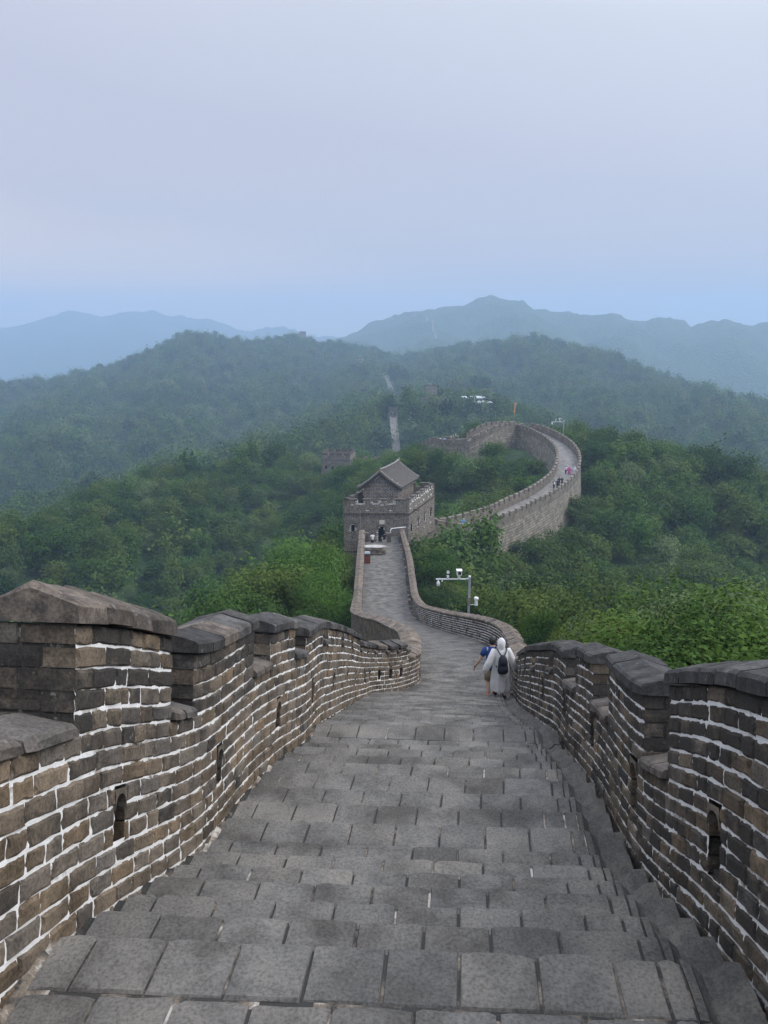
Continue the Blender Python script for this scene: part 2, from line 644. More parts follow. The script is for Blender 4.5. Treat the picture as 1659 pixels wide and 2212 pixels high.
# steps: (far edge, depth below the eye)
STEPS = [(3.2, 3.41), (3.59, 3.415), (4.0, 3.63), (4.41, 3.856), (4.82, 4.05), (5.23, 4.26), (5.64, 4.465), (6.05, 4.656), (6.457, 4.717),
         (6.866, 4.807), (7.275, 4.907), (7.684, 4.985), (8.09, 5.1), (8.5, 5.25), (8.91, 5.40), (9.32, 5.57), (9.73, 5.74), (10.14, 5.75)]
_d, _h = 10.14, 5.75
for k in range(24):
    _d += 0.41
    _h += 0.187
    STEPS.append((_d, _h))
_d, _h = 2.79, 3.40
for k in range(12):
    STEPS.insert(0, (_d, _h))
    _d -= 0.41
    _h -= 0.225
HK = [(-5, -1.1), (-2, .55), (0, 1.65), (3.0, 3.25), (4.0, 3.66), (6.05, 4.62), (7.68, 5.02), (8.5, 5.28), (9.7, 5.72), (10.5, 5.95), (12, 6.6), (18.7, 9.7),
      (19.98, 10.25), (22, 10.85), (24, 11.4), (30, 13.25), (40, 16.65), (50, 19.9), (56.5, 21.6), (69, 22.75), (87, 24.6), (95, 25.1)]
HW = Curve1(HK)


# ------------------------------------------------------------------ terrain
def poly_pts(pts, step):
    out = []
    for a, b_ in zip(pts[:-1], pts[1:]):
        a, b_ = np.array(a, float), np.array(b_, float)
        n_ = max(1, int(np.linalg.norm(b_[:2] - a[:2]) / step))
        for k in range(n_):
            out.append(a + (b_ - a) * k / n_)
    out.append(np.array(pts[-1], float))
    return np.array(out)


def far_d(d):
    return d if d < 450 else 450 + (d - 450) * 1.45


def Pz(px, py, d, dz=0.0):
    q = P(px, py, far_d(d))
    return (q.x, q.y, q.z + dz)


RIDGES = []                                     # (points, slope, rounding)
R_WALL = [(0, -120, 45), (-1, -40, 14), (0, 0, -5.0), (1.5, 12, -10.5), (2.0, 20, -14.5), (2.6, 28, -17), (1.0, 40, -21), (0.2, 56, -26),
          (0, 70, -28), (0, 88, -31), (4, 99, -33), (10, 107, -35), (20, 122, -36), (28, 135, -36), (35, 148, -35), (37, 160, -33.5),
          (36, 172, -32), (33, 185, -30.5), (29, 197, -30), (20, 192, -31.5), (13, 188, -33.5), (8, 198, -38), (1, 212, -42), (-12, 226, -48)]
RIDGES.append((poly_pts(R_WALL, 2.5), 0.62, 5.0))
RIDGES.append((poly_pts([(-12, 226, -48), (-30, 236, -49), Pz(560, 992, 240, -6), Pz(430, 1012, 220, -6), Pz(300, 1046, 198, -6),
                         Pz(150, 1112, 170, -6), Pz(0, 1170, 148, -6), (-110, 120, -55), (-170, 60, -70)], 5), 0.55, 12.0))
RIDGES.append((poly_pts([(37, 178, -32), Pz(1330, 955, 188, -6), Pz(1400, 968, 184, -6), Pz(1500, 1008, 178, -6), Pz(1600, 1058, 170, -6),
                         Pz(1680, 1095, 162, -6), (125, 130, -55), (190, 90, -80)], 5), 0.5, 12.0))
RIDGES.append((poly_pts([Pz(940, 848, 450, -5), Pz(880, 878, 425, -6), Pz(800, 925, 400, -6), Pz(700, 945, 385, -6), Pz(560, 966, 365, -6),
                         Pz(430, 995, 350, -6), (-150, 320, -84), (-230, 280, -110)], 10), 0.5, 18.0))
RIDGES.append((poly_pts([Pz(940, 848, 450, -5), Pz(1035, 868, 430, -6), Pz(1110, 895, 415, -6), Pz(1200, 935, 395, -6), Pz(1290, 985, 370, -6),
                         (150, 330, -90)], 10), 0.5, 18.0))
TOPS_MID = [(-60, 830, 770), (0, 820, 800), (120, 808, 820), (230, 800, 850), (350, 770, 880), (395, 740, 895), (430, 728, 900), (520, 740, 920), (560, 736, 930), (620, 727, 950),
            (700, 737, 950), (800, 752, 955), (870, 760, 950), (950, 766, 930), (1000, 750, 900), (1060, 738, 880), (1130, 728, 850), (1180, 734, 825), (1230, 751, 800),
            (1290, 765, 775), (1350, 796, 750), (1450, 826, 700), (1550, 851, 650), (1659, 877, 620), (1760, 905, 590)]
RIDGES.append((poly_pts([(-700, 650, -90)] + [Pz(a, b_, c, -9) for a, b_, c in TOPS_MID] + [(560, 450, -110)], 14), 0.42, 30.0))
for spur in ([(800, 752, 955), (775, 786, 850), (810, 800, 760), (845, 836, 650), (850, 890, 500), (857, 968, 420)],
             [(430, 728, 900), (400, 800, 760), (350, 880, 620), (330, 960, 520)], [(620, 727, 950), (600, 800, 800), (560, 870, 640)],
             [(230, 800, 850), (160, 880, 650), (80, 960, 500)], [(1130, 728, 850), (1180, 800, 720), (1250, 860, 600), (1330, 920, 520)],
             [(1350, 796, 750), (1420, 880, 600), (1500, 950, 520)], [(1000, 750, 900), (1010, 800, 750), (1020, 840, 620)],
             [(1500, 838, 675), (1570, 900, 560), (1640, 960, 480)]):
    RIDGES.append((poly_pts([Pz(a, b_, c, -5) for a, b_, c in spur], 12), 0.40, 22.0))
RIDGES.append((poly_pts([Pz(1510, 1010, 410, -6), Pz(1560, 992, 400, -6), Pz(1604, 983, 400, -6), Pz(1690, 1005, 390, -6), (300, 380, -100)], 10), 0.5, 20.0))
TOPS_R = [(640, 745, 2040), (700, 738, 1997), (750, 742, 1955), (790, 722, 1912), (830, 714, 1870), (870, 690, 1827), (900, 668, 1785), (930, 664, 1776), (960, 661, 1768), (1020, 656, 1759), (1060, 643, 1751),
          (1100, 652, 1742), (1130, 661, 1734), (1165, 662, 1725), (1200, 676, 1700), (1250, 683, 1691), (1310, 681, 1683), (1360, 693, 1674), (1420, 685, 1666), (1460, 695, 1657), (1500, 708, 1649), (1560, 688, 1615),
          (1620, 692, 1598), (1659, 699, 1572), (1750, 710, 1530), (1850, 690, 1513)]
RIDGES.append((poly_pts([Pz(a, b_, c) for a, b_, c in TOPS_R] + [(2200, 1500, -40)], 25), 0.45, 40.0))
for spur in ([(900, 668, 1785), (932, 712, 1500), (950, 738, 1260)], [(1060, 643, 1751), (1130, 700, 1460), (1180, 730, 1280)],
             [(1310, 681, 1683), (1345, 735, 1400)], [(1560, 688, 1615), (1580, 745, 1380)],
             [(1420, 685, 1666), (1480, 745, 1400)]):
    RIDGES.append((poly_pts([Pz(a, b_, c) for a, b_, c in spur], 25), 0.42, 40.0))
TOPS_L = [(-250, 725, 3000), (-120, 700, 3000), (0, 713, 3000), (50, 707, 3000), (95, 703, 3000), (120, 684, 3000), (152, 674, 3000), (178, 680, 3000), (205, 690, 3000), (240, 684, 3000), (290, 667, 3000), (312, 670, 3000),
          (350, 686, 3000), (390, 683, 3000), (430, 684, 3000), (480, 697, 3000), (540, 709, 3000), (590, 702, 3000), (640, 716, 3000), (700, 728, 3000),
          (760, 733, 3050), (900, 740, 3100)]
RIDGES.append((poly_pts([Pz(a, b_, c) for a, b_, c in TOPS_L], 40), 0.35, 60.0))


def terrain_z(x, y):
    x = np.asarray(x, float)
    y = np.asarray(y, float)
    sh = x.shape
    x, y = x.ravel(), y.ravel()
    z = np.full(x.shape, -1e9)
    dwall = np.full(x.shape, 1e9)
    CH = 20000
    r_ = np.hypot(x, y)
    for ri, (pts, s, w) in enumerate(RIDGES):
        for c in range(0, len(x), CH):
            xs, ys = x[c:c + CH, None], y[c:c + CH, None]
            d = np.hypot(xs - pts[None, :, 0], ys - pts[None, :, 1])
            cand = pts[None, :, 2] - s * (np.sqrt(d * d + w * w) - w)
            z[c:c + CH] = np.maximum(z[c:c + CH], cand.max(1))
            if ri == 0: dwall[c:c + CH] = d.min(1)
    z = np.maximum(z, -60 - 0.10 * r_.clip(0, 1500) - 0.015 * r_)
    amp = np.clip((dwall - 4) / 40, 0, 1)
    far = np.clip(r_ / 900, 0, 2.2)
    z = z + amp * ((fbm(x / 38, y / 38, 4, 3) - 0.5) * 5.0 * np.clip(r_ / 200, .5, 1.6)
                   + (0.5 - np.abs(fbm(x / 120, y / 120, 3, 9) - 0.5) * 2) * 11.0 * far - 5.0 * far)
    z = z + np.clip((r_ - 1400) / 400, 0, 1) * ((fbm(x / 16, y / 16, 2, 21) - 0.5) * 10.0 + (fbm(x / 70, y / 70, 3, 31) - .5) * 26.0 - np.abs(fbm(x / 230, y / 230, 3, 41) - .5) * 90 + 10)
    return z.reshape(sh)


ang = np.concatenate([np.arange(-180, -40, 4.0), np.arange(-40, 40, 0.2), np.arange(40, 180.1, 4.0)]) * math.pi / 180
rad = np.concatenate([[0.0], np.geomspace(2.5, 4700, 420)])
A, R = np.meshgrid(ang, rad)
TX, TY = R * np.sin(A), R * np.cos(A)
TZ = terrain_z(TX, TY)
na, nr = len(ang), len(rad)
idx = np.arange(na * nr).reshape(nr, na)
q = np.stack([idx[:-1, :-1], idx[:-1, 1:], idx[1:, 1:], idx[1:, :-1]], -1).reshape(-1)
me = np_mesh('hills', np.stack([TX, TY, TZ], -1).reshape(-1, 3), q, 4, M['ground'], smooth=True)
hills = bpy.data.objects.new('hills', me)
COL.objects.link(hills)
tag(hills, 'wooded green hills and hazy blue mountain ridges', kind='structure')

# the air
bx = MB().box((0, 1500, -300), (10800, 7400, 920))
m = bpy.data.materials.new('hazy_air')
m.use_nodes = True
m.node_tree.nodes.clear()
vo_ = m.node_tree.nodes.new('ShaderNodeOutputMaterial')
pv = m.node_tree.nodes.new('ShaderNodeVolumePrincipled')
pv.inputs['Color'].default_value = (0.54, 0.74, 1.0, 1)
pv.inputs['Density'].default_value = 0.00046
pv.inputs['Anisotropy'].default_value = 0.1
m.node_tree.links.new(pv.outputs[0], vo_.inputs['Volume'])
haze = bx.build('haze', m)
tag(haze, 'pale blue haze filling the air between the hills', kind='stuff')


# ------------------------------------------------------------------ near parapet walls: every brick is geometry
class WallLine:
    def __init__(self, X, side, y0, y1):
        ys = np.linspace(y0, y1, 4000)
        xs = X(ys)
        u = np.concatenate([[0], np.cumsum(np.hypot(np.diff(xs), np.diff(ys)))])
        self.ys, self.xs, self.u, self.side = ys, xs, u, side
        self.tx, self.ty = np.gradient(xs, u), np.gradient(ys, u)
        self.h = HW(ys)
        self.ln = np.interp(ys, [0, 15, 21, 22], [0.24, 0.24, 0.0, 0.0])
        self.nk = 4000
        uu = np.linspace(0, u[-1], self.nk)
        self.k = (self.nk - 1) / u[-1]
        self.tab = np.stack([np.interp(uu, u, a) for a in (xs, ys, self.tx, self.ty, self.h, self.ln)], 1).tolist()

    def U(self, y): return float(np.interp(y, self.ys, self.u))

    def Y(self, u): return float(np.interp(u, self.u, self.ys))

    def pt(self, u, v, w):
        """u along the foot, v up, w outwards from the road face"""
        q = min(max(u * self.k, 0.0), self.nk - 1.001)
        i = int(q)
        f = q - i
        a, c = self.tab[i], self.tab[i + 1]
        x, y, tx, ty, h, ln = [a[j] + (c[j] - a[j]) * f for j in range(6)]
        ov = u - q / self.k
        x += tx * ov
        y += ty * ov
        nx, ny = self.side * ty, -self.side * tx
        return (x + nx * w + tx * ln * v, y + ny * w + ty * ln * v, -h + v)


def brick_geo(W, u0, u1, v0, v1, T, ch, jit, proud, wb=0.0):
    """a worn brick through the thickness T of the wall, chamfered on both faces"""
    um, vm_ = (u0 + u1) / 2, (v0 + v1) / 2
    L_ = u1 - u0
    if ch < .018:                               # near: a ragged outline
        k_ = 3 if L_ > .24 else 2
        fr_ = [i / k_ for i in range(k_ + 1)]
        ring = [(u0 + L_ * f, v0) for f in fr_] + [(u1, vm_)] + [(u0 + L_ * f, v1) for f in reversed(fr_)] + [(u0, vm_)]
    else:
        ring = [(u0, v0), (um, v0), (u1, v0), (u1, vm_), (u1, v1), (um, v1), (u0, v1), (u0, vm_)]
    n_ = len(ring)
    j = lambda a: rnd.uniform(-a, a)
    ro = [(a + j(jit), b_ + j(jit)) for a, b_ in ring]
    vs = []
    cu, cv = min(ch, L_ * .3), min(ch, (v1 - v0) * .3)
    sk = j(0.004)
    for (a, b_) in ro:
        vs.append(W.pt(a, b_, wb - proud + ch * .9 + j(.002)))
    for (r0, (a, b_)) in zip(ring, ro):
        c_ = rnd.uniform(.55, 1.35)
        a2 = a + (cu * c_ if r0[0] == u0 else -cu * c_ if r0[0] == u1 else 0) + j(jit * .5)
        b2 = b_ + (cv * c_ if r0[1] == v0 else -cv * c_ if r0[1] == v1 else 0) + j(jit * .5)
        vs.append(W.pt(a2, b2, wb - proud + j(.0025) + sk * (1 if a2 > um else -1)))
    for (a, b_) in ro:
        vs.append(W.pt(a, b_, T - ch * .3))
    fs = []
    for k in range(n_):
        k2 = (k + 1) % n_
        fs.append((k, k2, n_ + k2, n_ + k))
        fs.append((k2, k, 2 * n_ + k, 2 * n_ + k2))
    fs.append(tuple(n_ + k for k in range(n_)))
    fs.append(tuple(2 * n_ + k for k in range(n_ - 1, -1, -1)))
    if W.side > 0: fs = [tuple(reversed(f_)) for f_ in fs]
    return vs, fs


def cap_geo(W, u0, u1, v0, hs, hr, T, over, rough=0.008):
    """coping stone: upright edges, two sloping faces, ridge along the middle"""
    j = lambda a=rough: rnd.uniform(-a, a)
    secs = []
    for u in (u0, u0 + (u1 - u0) * .12, (u0 + u1) / 2, u1 - (u1 - u0) * .12, u1):
        e_ = rough * 2.2 if u in (u0, u1) else 0.0
        secs.append([W.pt(u + j(.003), v0, -over + e_ + j()), W.pt(u, v0 + hs - e_ + j(), -over + j() + e_),
                     W.pt(u, v0 + hs + .025 - e_ + j(), -over + .03 + j()),
                     W.pt(u, v0 + hs + .02 + (hr - .02) * .55 - e_ * 1.5 + j(), T * .24), W.pt(u, v0 + hs + hr - e_ * 1.5 + j(), T * .5 + j()), W.pt(u, v0 + hs + hr * .5 - e_ * 1.5 + j(), T * .78),
                     W.pt(u, v0 + hs - e_ + j(), T + over + j()), W.pt(u, v0, T + over - e_ + j())])
    vs = [p_ for s_ in secs for p_ in s_]
    fs = []
    for i in range(4):
        for k in range(8):
            k2 = (k + 1) % 8
            fs.append((i * 8 + k, i * 8 + k2, i * 8 + 8 + k2, i * 8 + 8 + k))
    fs.append(tuple(range(7, -1, -1)))
    fs.append(tuple(32 + k for k in range(8)))
    if W.side < 0: fs = [tuple(reversed(f_)) for f_ in fs]
    return vs, fs


CH_ = 0.122                                     # course height
BED, HEAD = 0.0145, 0.012


def near_wall(name, label, X, side, merlons, sill_n, plain_n, plain_from, ytop, darkness, seed, white, CH_=0.122):
    global rnd
    rnd = random.Random(seed)
    W = WallLine(X, side, 0.5, ytop)
    T = 0.60 if side < 0 else 0.48
    root = empty(name, W.pt(W.U(8.0), 0, 0.2))
    tag(root, label, 'wall', kind='thing')
    ml = [(W.U(a), W.U(b_), n_) for a, b_, n_ in merlons]
    uP, uEnd = W.U(plain_from), W.u[-1] - 0.01
    holes = []
    for (a, b_, n_) in ml:
        c = (a + b_) / 2 - 0.12 if side < 0 else b_ - 1.05
        holes.append((c - 0.065, c + 0.085, 0.42, 0.76) if side < 0 else (c - 0.10, c + 0.11, 0.26, 0.70))
    uu = uP + 1.0
    while uu < uEnd - 1:
        holes.append((uu - .1, uu + .1, .12, .42))
        uu += 2.6

    def solid(u, v):
        """is the wall's body present at (u, v)?"""
        if u > uP: return v < plain_n * CH_
        if v < sill_n * CH_: return True
        return any(a <= u <= b_ and v < n_ * CH_ for a, b_, n_ in ml)

    def spans(c):
        v = (c + .5) * CH_
        if c < min(sill_n, plain_n): return [(0.0, uEnd)]
        out = []
        if c < sill_n: out.append((0.0, uP))
        else: out += [(a, b_) for a, b_, n_ in ml if c < n_]
        if c < plain_n: out.append((uP, uEnd))
        return out
    bricks = []
    maxc = max([n_ for _, _, n_ in ml] + [plain_n])
    for c in range(-2, maxc):
        v0, v1 = c * CH_ + BED / 2, (c + 1) * CH_ - BED / 2
        for (a, b_) in spans(max(c, 0)):
            u = a - (rnd.uniform(0.05, .35) if a == 0 else 0)
            first = True
            while u < b_ - 0.02:
                ln = rnd.choice((.33, .31, .35, .29, .18, .20, .25, .30)) if not (first and a > 0) else (.20 if c % 2 else .38)
                ln *= rnd.uniform(.95, 1.05)
                if c % 2 and u < .4: ln *= .8
                e_ = min(u + ln, b_)
                if b_ - e_ < 0.12: e_ = b_
                first = False
                pieces = [(u, e_)]
                for (h0, h1, hv0, hv1) in holes:
                    if v1 > hv0 + .02 and v0 < hv1 - .01:
                        np_ = []
                        for (s0, s1) in pieces:
                            if s1 <= h0 or s0 >= h1: np_.append((s0, s1)); continue
                            if h0 - s0 > .05: np_.append((s0, h0))
                            if s1 - h1 > .05: np_.append((h1, s1))
                        pieces = np_
                for (s0, s1) in pieces:
                    if c >= sill_n and a > .3 and s1 <= uP and (s0 < a + .01 or s1 > b_ - .01):
                        wm_ = T * ((.62 if side < 0 else .5) if c % 2 else .38)
                        bricks.append((s0 + HEAD / 2, s1 - HEAD / 2, v0, v1, c, 0.0, wm_ - .006))
                        bricks.append((s0 + HEAD / 2, s1 - HEAD / 2, v0, v1, c, wm_ + .006, T))
                    else:
                        bricks.append((s0 + HEAD / 2, s1 - HEAD / 2, v0, v1, c, 0.0, T))
                u = e_
    # the 300 that show largest are parts of their own, the rest one part
    def seen(bk):
        y = W.Y(bk[0])
        if y < 2.6 + max(0, (1.6 - bk[2]) * 1.2): return 1e-3
        return (bk[1] - bk[0]) / y ** 1.6
    order = sorted(range(len(bricks)), key=lambda i: -seen(bricks[i]))
    own = set(order[:300])
    rest = MB()
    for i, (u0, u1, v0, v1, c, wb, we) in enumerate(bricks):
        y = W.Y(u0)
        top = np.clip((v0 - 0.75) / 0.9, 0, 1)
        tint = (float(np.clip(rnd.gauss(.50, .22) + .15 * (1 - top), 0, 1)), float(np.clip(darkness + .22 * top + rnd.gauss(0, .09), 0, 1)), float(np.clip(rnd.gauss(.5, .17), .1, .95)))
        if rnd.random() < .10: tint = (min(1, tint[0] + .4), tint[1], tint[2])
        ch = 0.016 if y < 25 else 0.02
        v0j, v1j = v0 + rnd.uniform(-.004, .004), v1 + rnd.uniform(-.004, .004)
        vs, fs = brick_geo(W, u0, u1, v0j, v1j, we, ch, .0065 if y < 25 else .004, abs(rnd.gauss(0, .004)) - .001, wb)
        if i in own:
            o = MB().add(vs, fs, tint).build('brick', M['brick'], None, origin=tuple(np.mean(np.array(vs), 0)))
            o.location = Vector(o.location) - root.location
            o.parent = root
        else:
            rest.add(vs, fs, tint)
    o = rest.build('brickwork', M['brick'], None)
    o.location = -root.location
    o.parent = root
    o['kind'] = 'stuff'
    # mortar: a lumpy sheet between the bricks, squeezed out over their edges here and there
    mo = MB()
    du = 0.03
    nv_top = maxc * CH_
    u = 0.0
    cols = []
    while u < uEnd:
        y = W.Y(u)
        cols.append(u)
        u += 0.028 if y < 11 else 0.05 if y < 24 else 0.25
    cols.append(uEnd)
    rows_n = np.arange(-2 * CH_, nv_top + .001, CH_ / 5)
    U_, V_ = np.meshgrid(cols, rows_n, indexing='ij')
    n1 = fbm(U_ * 17 + seed, V_ * 26, 3, seed, .65)
    n2 = fbm(U_ * 1.6 + seed, V_ * 2.2, 3, seed + 5)
    rec = 0.0115 - (n1 - .5) * 0.026 + (.5 - n2) * 0.004
    rec = np.maximum(rec, .0042) + np.clip((V_ - 1.35) / .5, 0, 1) * .005
    ids = {}
    verts, faces, tints = [], [], []
    yc = np.array([W.Y(u_) for u_ in cols])

    def vid(i, k, back):
        key = (i, k, back)
        if key not in ids:
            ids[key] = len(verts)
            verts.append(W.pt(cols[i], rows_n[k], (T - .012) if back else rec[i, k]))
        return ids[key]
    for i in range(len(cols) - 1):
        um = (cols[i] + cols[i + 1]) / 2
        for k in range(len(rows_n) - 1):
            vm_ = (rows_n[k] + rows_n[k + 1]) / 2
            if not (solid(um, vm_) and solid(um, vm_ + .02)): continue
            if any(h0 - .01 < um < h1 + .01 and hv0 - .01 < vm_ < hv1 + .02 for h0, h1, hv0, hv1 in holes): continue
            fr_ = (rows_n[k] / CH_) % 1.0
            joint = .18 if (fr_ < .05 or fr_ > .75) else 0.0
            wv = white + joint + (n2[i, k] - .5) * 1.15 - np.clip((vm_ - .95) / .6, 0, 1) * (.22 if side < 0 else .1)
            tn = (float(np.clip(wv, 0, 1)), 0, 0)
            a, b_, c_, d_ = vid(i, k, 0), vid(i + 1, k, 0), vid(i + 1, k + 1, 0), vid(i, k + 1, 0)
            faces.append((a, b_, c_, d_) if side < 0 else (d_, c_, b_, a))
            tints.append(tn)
            if yc[i] > 18 and k % 5 == 0 or k % 5 == 0 and i % 2 == 0:
                pass
    mo.add(verts, faces)
    mo.t = tints
    o = mo.build('mortar', M['mortar'], None, smooth=True)
    o.location = -root.location
    o.parent = root
    # core behind the joints on the outer face
    core = MB()
    uc = np.arange(0, uEnd, .6)
    for (a, b_) in zip(uc, list(uc[1:]) + [uEnd]):
        if b_ <= uP: segs = [(a, b_, -2 * CH_, .28), ]
        else: segs = [(a, b_, -2 * CH_, .10)]
        for (s0, s1, t0, t1) in segs:
            pp = [W.pt(s0, t0, .05), W.pt(s1, t0, .05), W.pt(s1, t1, .05), W.pt(s0, t1, .05), W.pt(s0, t0, T - .03), W.pt(s1, t0, T - .03), W.pt(s1, t1, T - .03), W.pt(s0, t1, T - .03)]
            core.add(pp, [(0, 1, 2, 3), (7, 6, 5, 4), (0, 4, 5, 1), (3, 2, 6, 7)], (.2, 0, 0))
    # outer skin: plain mortar sheet just inside the outer brick face
    for (a, b_) in zip(uc, list(uc[1:]) + [uEnd]):
        t1 = (plain_n if b_ > uP else sill_n) * CH_ - .01
        core.add([W.pt(a, -.24, T - .015), W.pt(b_, -.24, T - .015), W.pt(b_, t1, T - .015), W.pt(a, t1, T - .015)], [(3, 2, 1, 0) if side < 0 else (0, 1, 2, 3)], (.35, 0, 0))
    for (a, b_, n_) in ml:
        core.add([W.pt(a + .02, sill_n * CH_ - .02, T - .015), W.pt(b_ - .02, sill_n * CH_ - .02, T - .015), W.pt(b_ - .02, n_ * CH_ - .01, T - .015), W.pt(a + .02, n_ * CH_ - .01, T - .015)],
                 [(3, 2, 1, 0) if side < 0 else (0, 1, 2, 3)], (.3, 0, 0))
        for ue, fl in ((a + .016, 1), (b_ - .016, 0)):
            q_ = [W.pt(ue, sill_n * CH_ - .02, .012), W.pt(ue, n_ * CH_, .012), W.pt(ue, n_ * CH_, T - .014), W.pt(ue, sill_n * CH_ - .02, T - .014)]
            core.add(q_, [(0, 1, 2, 3) if fl else (3, 2, 1, 0)], (.34, 0, 0))
    o = core.build('wall_core', M['mortar'], None)
    o.location = -root.location
    o.parent = root
    # coping
    caps = []
    for mi, (a, b_, n_) in enumerate(ml):
        u = a - .03
        while u < b_ + .02:
            ln = rnd.uniform(.30, .44)
            e_ = min(u + ln, b_ + .03)
            if b_ + .03 - e_ < .16: e_ = b_ + .03
            caps.append((u + .008, e_ - .008, n_ * CH_ + .006 + rnd.uniform(-.008, .008), .08 if mi != 1 or side > 0 else .10, .085 if side > 0 else .10 if mi != 1 else .14, .045, 0))
            u = e_
    for (b0, a1) in zip([x_[1] for x_ in ml], [x_[0] for x_ in ml[1:]] + [uP]):
        if a1 - b0 < .1: continue
        nb = 2 if a1 - b0 > .3 else 1
        for k in range(nb):
            s0 = b0 + (a1 - b0) * k / nb
            caps.append((s0 + .01, s0 + (a1 - b0) / nb - .01, sill_n * CH_ + .004, .05, .085, .045, 1))
    u = uP - .02
    while u < uEnd - .1:
        ln = rnd.uniform(.26, .44)
        e_ = min(u + ln, uEnd)
        caps.append((u + .012, e_ - .012, plain_n * CH_ + rnd.uniform(-.012, .012), .055, .13, .055, 2))
        u = e_
    for cpi in caps:
        u0, u1, v0, hs, hr, ov, typ = cpi
        vs, fs = cap_geo(W, u0, u1, v0, hs, hr, T, ov, (.0035 if not (side < 0 and W.Y(u0) < 5.5) else .010) if typ != 2 else .013)
        if typ == 2: tint = (rnd.uniform(.5, 1), rnd.uniform(.1, .55), rnd.uniform(.5, 1))
        elif typ == 1: tint = (rnd.uniform(.1, .5), .45, rnd.uniform(.3, .8))
        else:
            br_ = side < 0 and (W.Y(u0) < 5.5 or rnd.random() < .12)
            tint = (rnd.uniform(.5, .9) if br_ else rnd.uniform(0, .25), .5 if br_ else rnd.uniform(.40, .62), rnd.uniform(.05, .9))
        o = MB().add(vs, fs, tint).build('sill_stone' if typ == 1 else 'coping_stone', M['cap'], None, origin=tuple(np.mean(np.array(vs), 0)))
        o.location = Vector(o.location) - root.location
        o.parent = root
    # arched heads and frames of the loopholes on the stair stretch
    for (h0, h1, hv0, hv1) in holes[:len(ml)]:
        fm = MB()
        fw = .055
        tn = (.45, .25, .6)
        hm = (h0 + h1) / 2
        nseg = 6
        arc = [(h0 - .004, hv1 - .13)] + [(hm - (h1 - h0) / 2 * math.cos(math.pi * q_ / nseg), hv1 - .10 + .075 * math.sin(math.pi * q_ / nseg)) for q_ in range(nseg + 1)] + [(h1 + .004, hv1 - .13)]
        topv = hv1 + .012
        vs, fs = [], []
        for (a, b_) in arc:
            for (aa, bb, ww) in ((a, b_, -.004), (a, topv, -.004), (a, b_, .16), (a, topv, .16)):
                vs.append(W.pt(aa, bb, ww))
        for k in range(len(arc) - 1):
            i0, i1 = k * 4, (k + 1) * 4
            fs += [(i0, i1, i1 + 1, i0 + 1), (i0 + 2, i1 + 2, i1, i0)]
        if side > 0: fs = [tuple(reversed(f_)) for f_ in fs]
        fm.add(vs, fs, tn)
        o = fm.build('loophole_arch', M['brick'], None)
        o.location = -root.location
        o.parent = root
    return W


LM = [(1.2, 2.75, 14), (3.84, 5.27, 14), (5.73, 7.37, 13), (7.96, 8.94, 12), (9.54, 10.81, 11), (11.38, 12.9, 11), (13.42, 14.7, 11), (15.2, 16.4, 11),
      (16.9, 17.9, 10), (18.25, 18.95, 10), (19.2, 19.6, 10), (19.75, 20.07, 10), (20.2, 20.55, 10)]
RM = [(1.0, 2.1, 12), (2.6, 5.2, 12), (5.9, 7.25, 11), (8.05, 9.1, 10), (9.9, 10.97, 9), (11.45, 13.05, 9), (13.55, 14.8, 9), (15.3, 16.5, 9), (17.0, 18.0, 9)]
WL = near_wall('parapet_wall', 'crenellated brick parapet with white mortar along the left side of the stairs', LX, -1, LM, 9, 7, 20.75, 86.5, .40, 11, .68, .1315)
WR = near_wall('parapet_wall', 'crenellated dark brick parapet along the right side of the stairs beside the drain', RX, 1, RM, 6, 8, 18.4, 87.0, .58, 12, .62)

# ------------------------------------------------------------------ stairs and walkway
rnd = random.Random(5)
walk = MB()
joint_tints = []
SKEW = -0.055


def floor_pt(t, w, lift=0.0, z=None):
    """w metres from the left wall face"""
    wd = float(RX(t) - LX(t))
    y = t + (SKEW if t < 19 else SKEW * max(0, 1 - (t - 19) / 4)) * (w - wd / 2)
    x = float(LX(t)) + w
    return (x, y, (-float(HW(t)) if z is None else z) + lift)


# joint bed under the slabs: stepped, then sloping
prev = STEPS[0][0] - .41
for (d, h) in STEPS:
    wd = float(RX(d) - LX(d))
    for k in range(14):
        w0, w1 = -.1 + (wd - .32) * k / 13, -.1 + (wd - .32) * (k + 1) / 13
        dn = -.012
        if k == 13: w0, w1, dn = wd - .42, wd + .1, -.16
        walk.add([floor_pt(prev - .06, w0, dn, -h), floor_pt(prev - .06, w1, dn, -h), floor_pt(d - .05, w1, dn, -h), floor_pt(d - .05, w0, dn, -h),
                  floor_pt(d - .05, w0, -.35, -h), floor_pt(d - .05, w1, -.35, -h)], [(0, 1, 2, 3), (3, 2, 5, 4)], (rnd.uniform(.15, .55), 0, 0))
    prev = d
t = prev
while t < 88:
    t2 = t + .5
    wd = float(RX(t) - LX(t))
    w2 = float(RX(t2) - LX(t2))
    lo = -.1 if t < 83.6 else 2.0
    walk.add([floor_pt(t, lo, -.012), floor_pt(t, wd + .1, -.012), floor_pt(t2, w2 + .1, -.012), floor_pt(t2, lo, -.012)], [(0, 1, 2, 3)], (rnd.uniform(.25, .5), 0, 0))
    t = t2
walkway = walk.build('walkway', M['joint'])
tag(walkway, 'grey stone stairs and paved walkway on top of the wall', kind='structure')

slabs = []


def step_h(d):
    for (e_, h) in STEPS:
        if d <= e_: return -h
    return -float(HW(d))



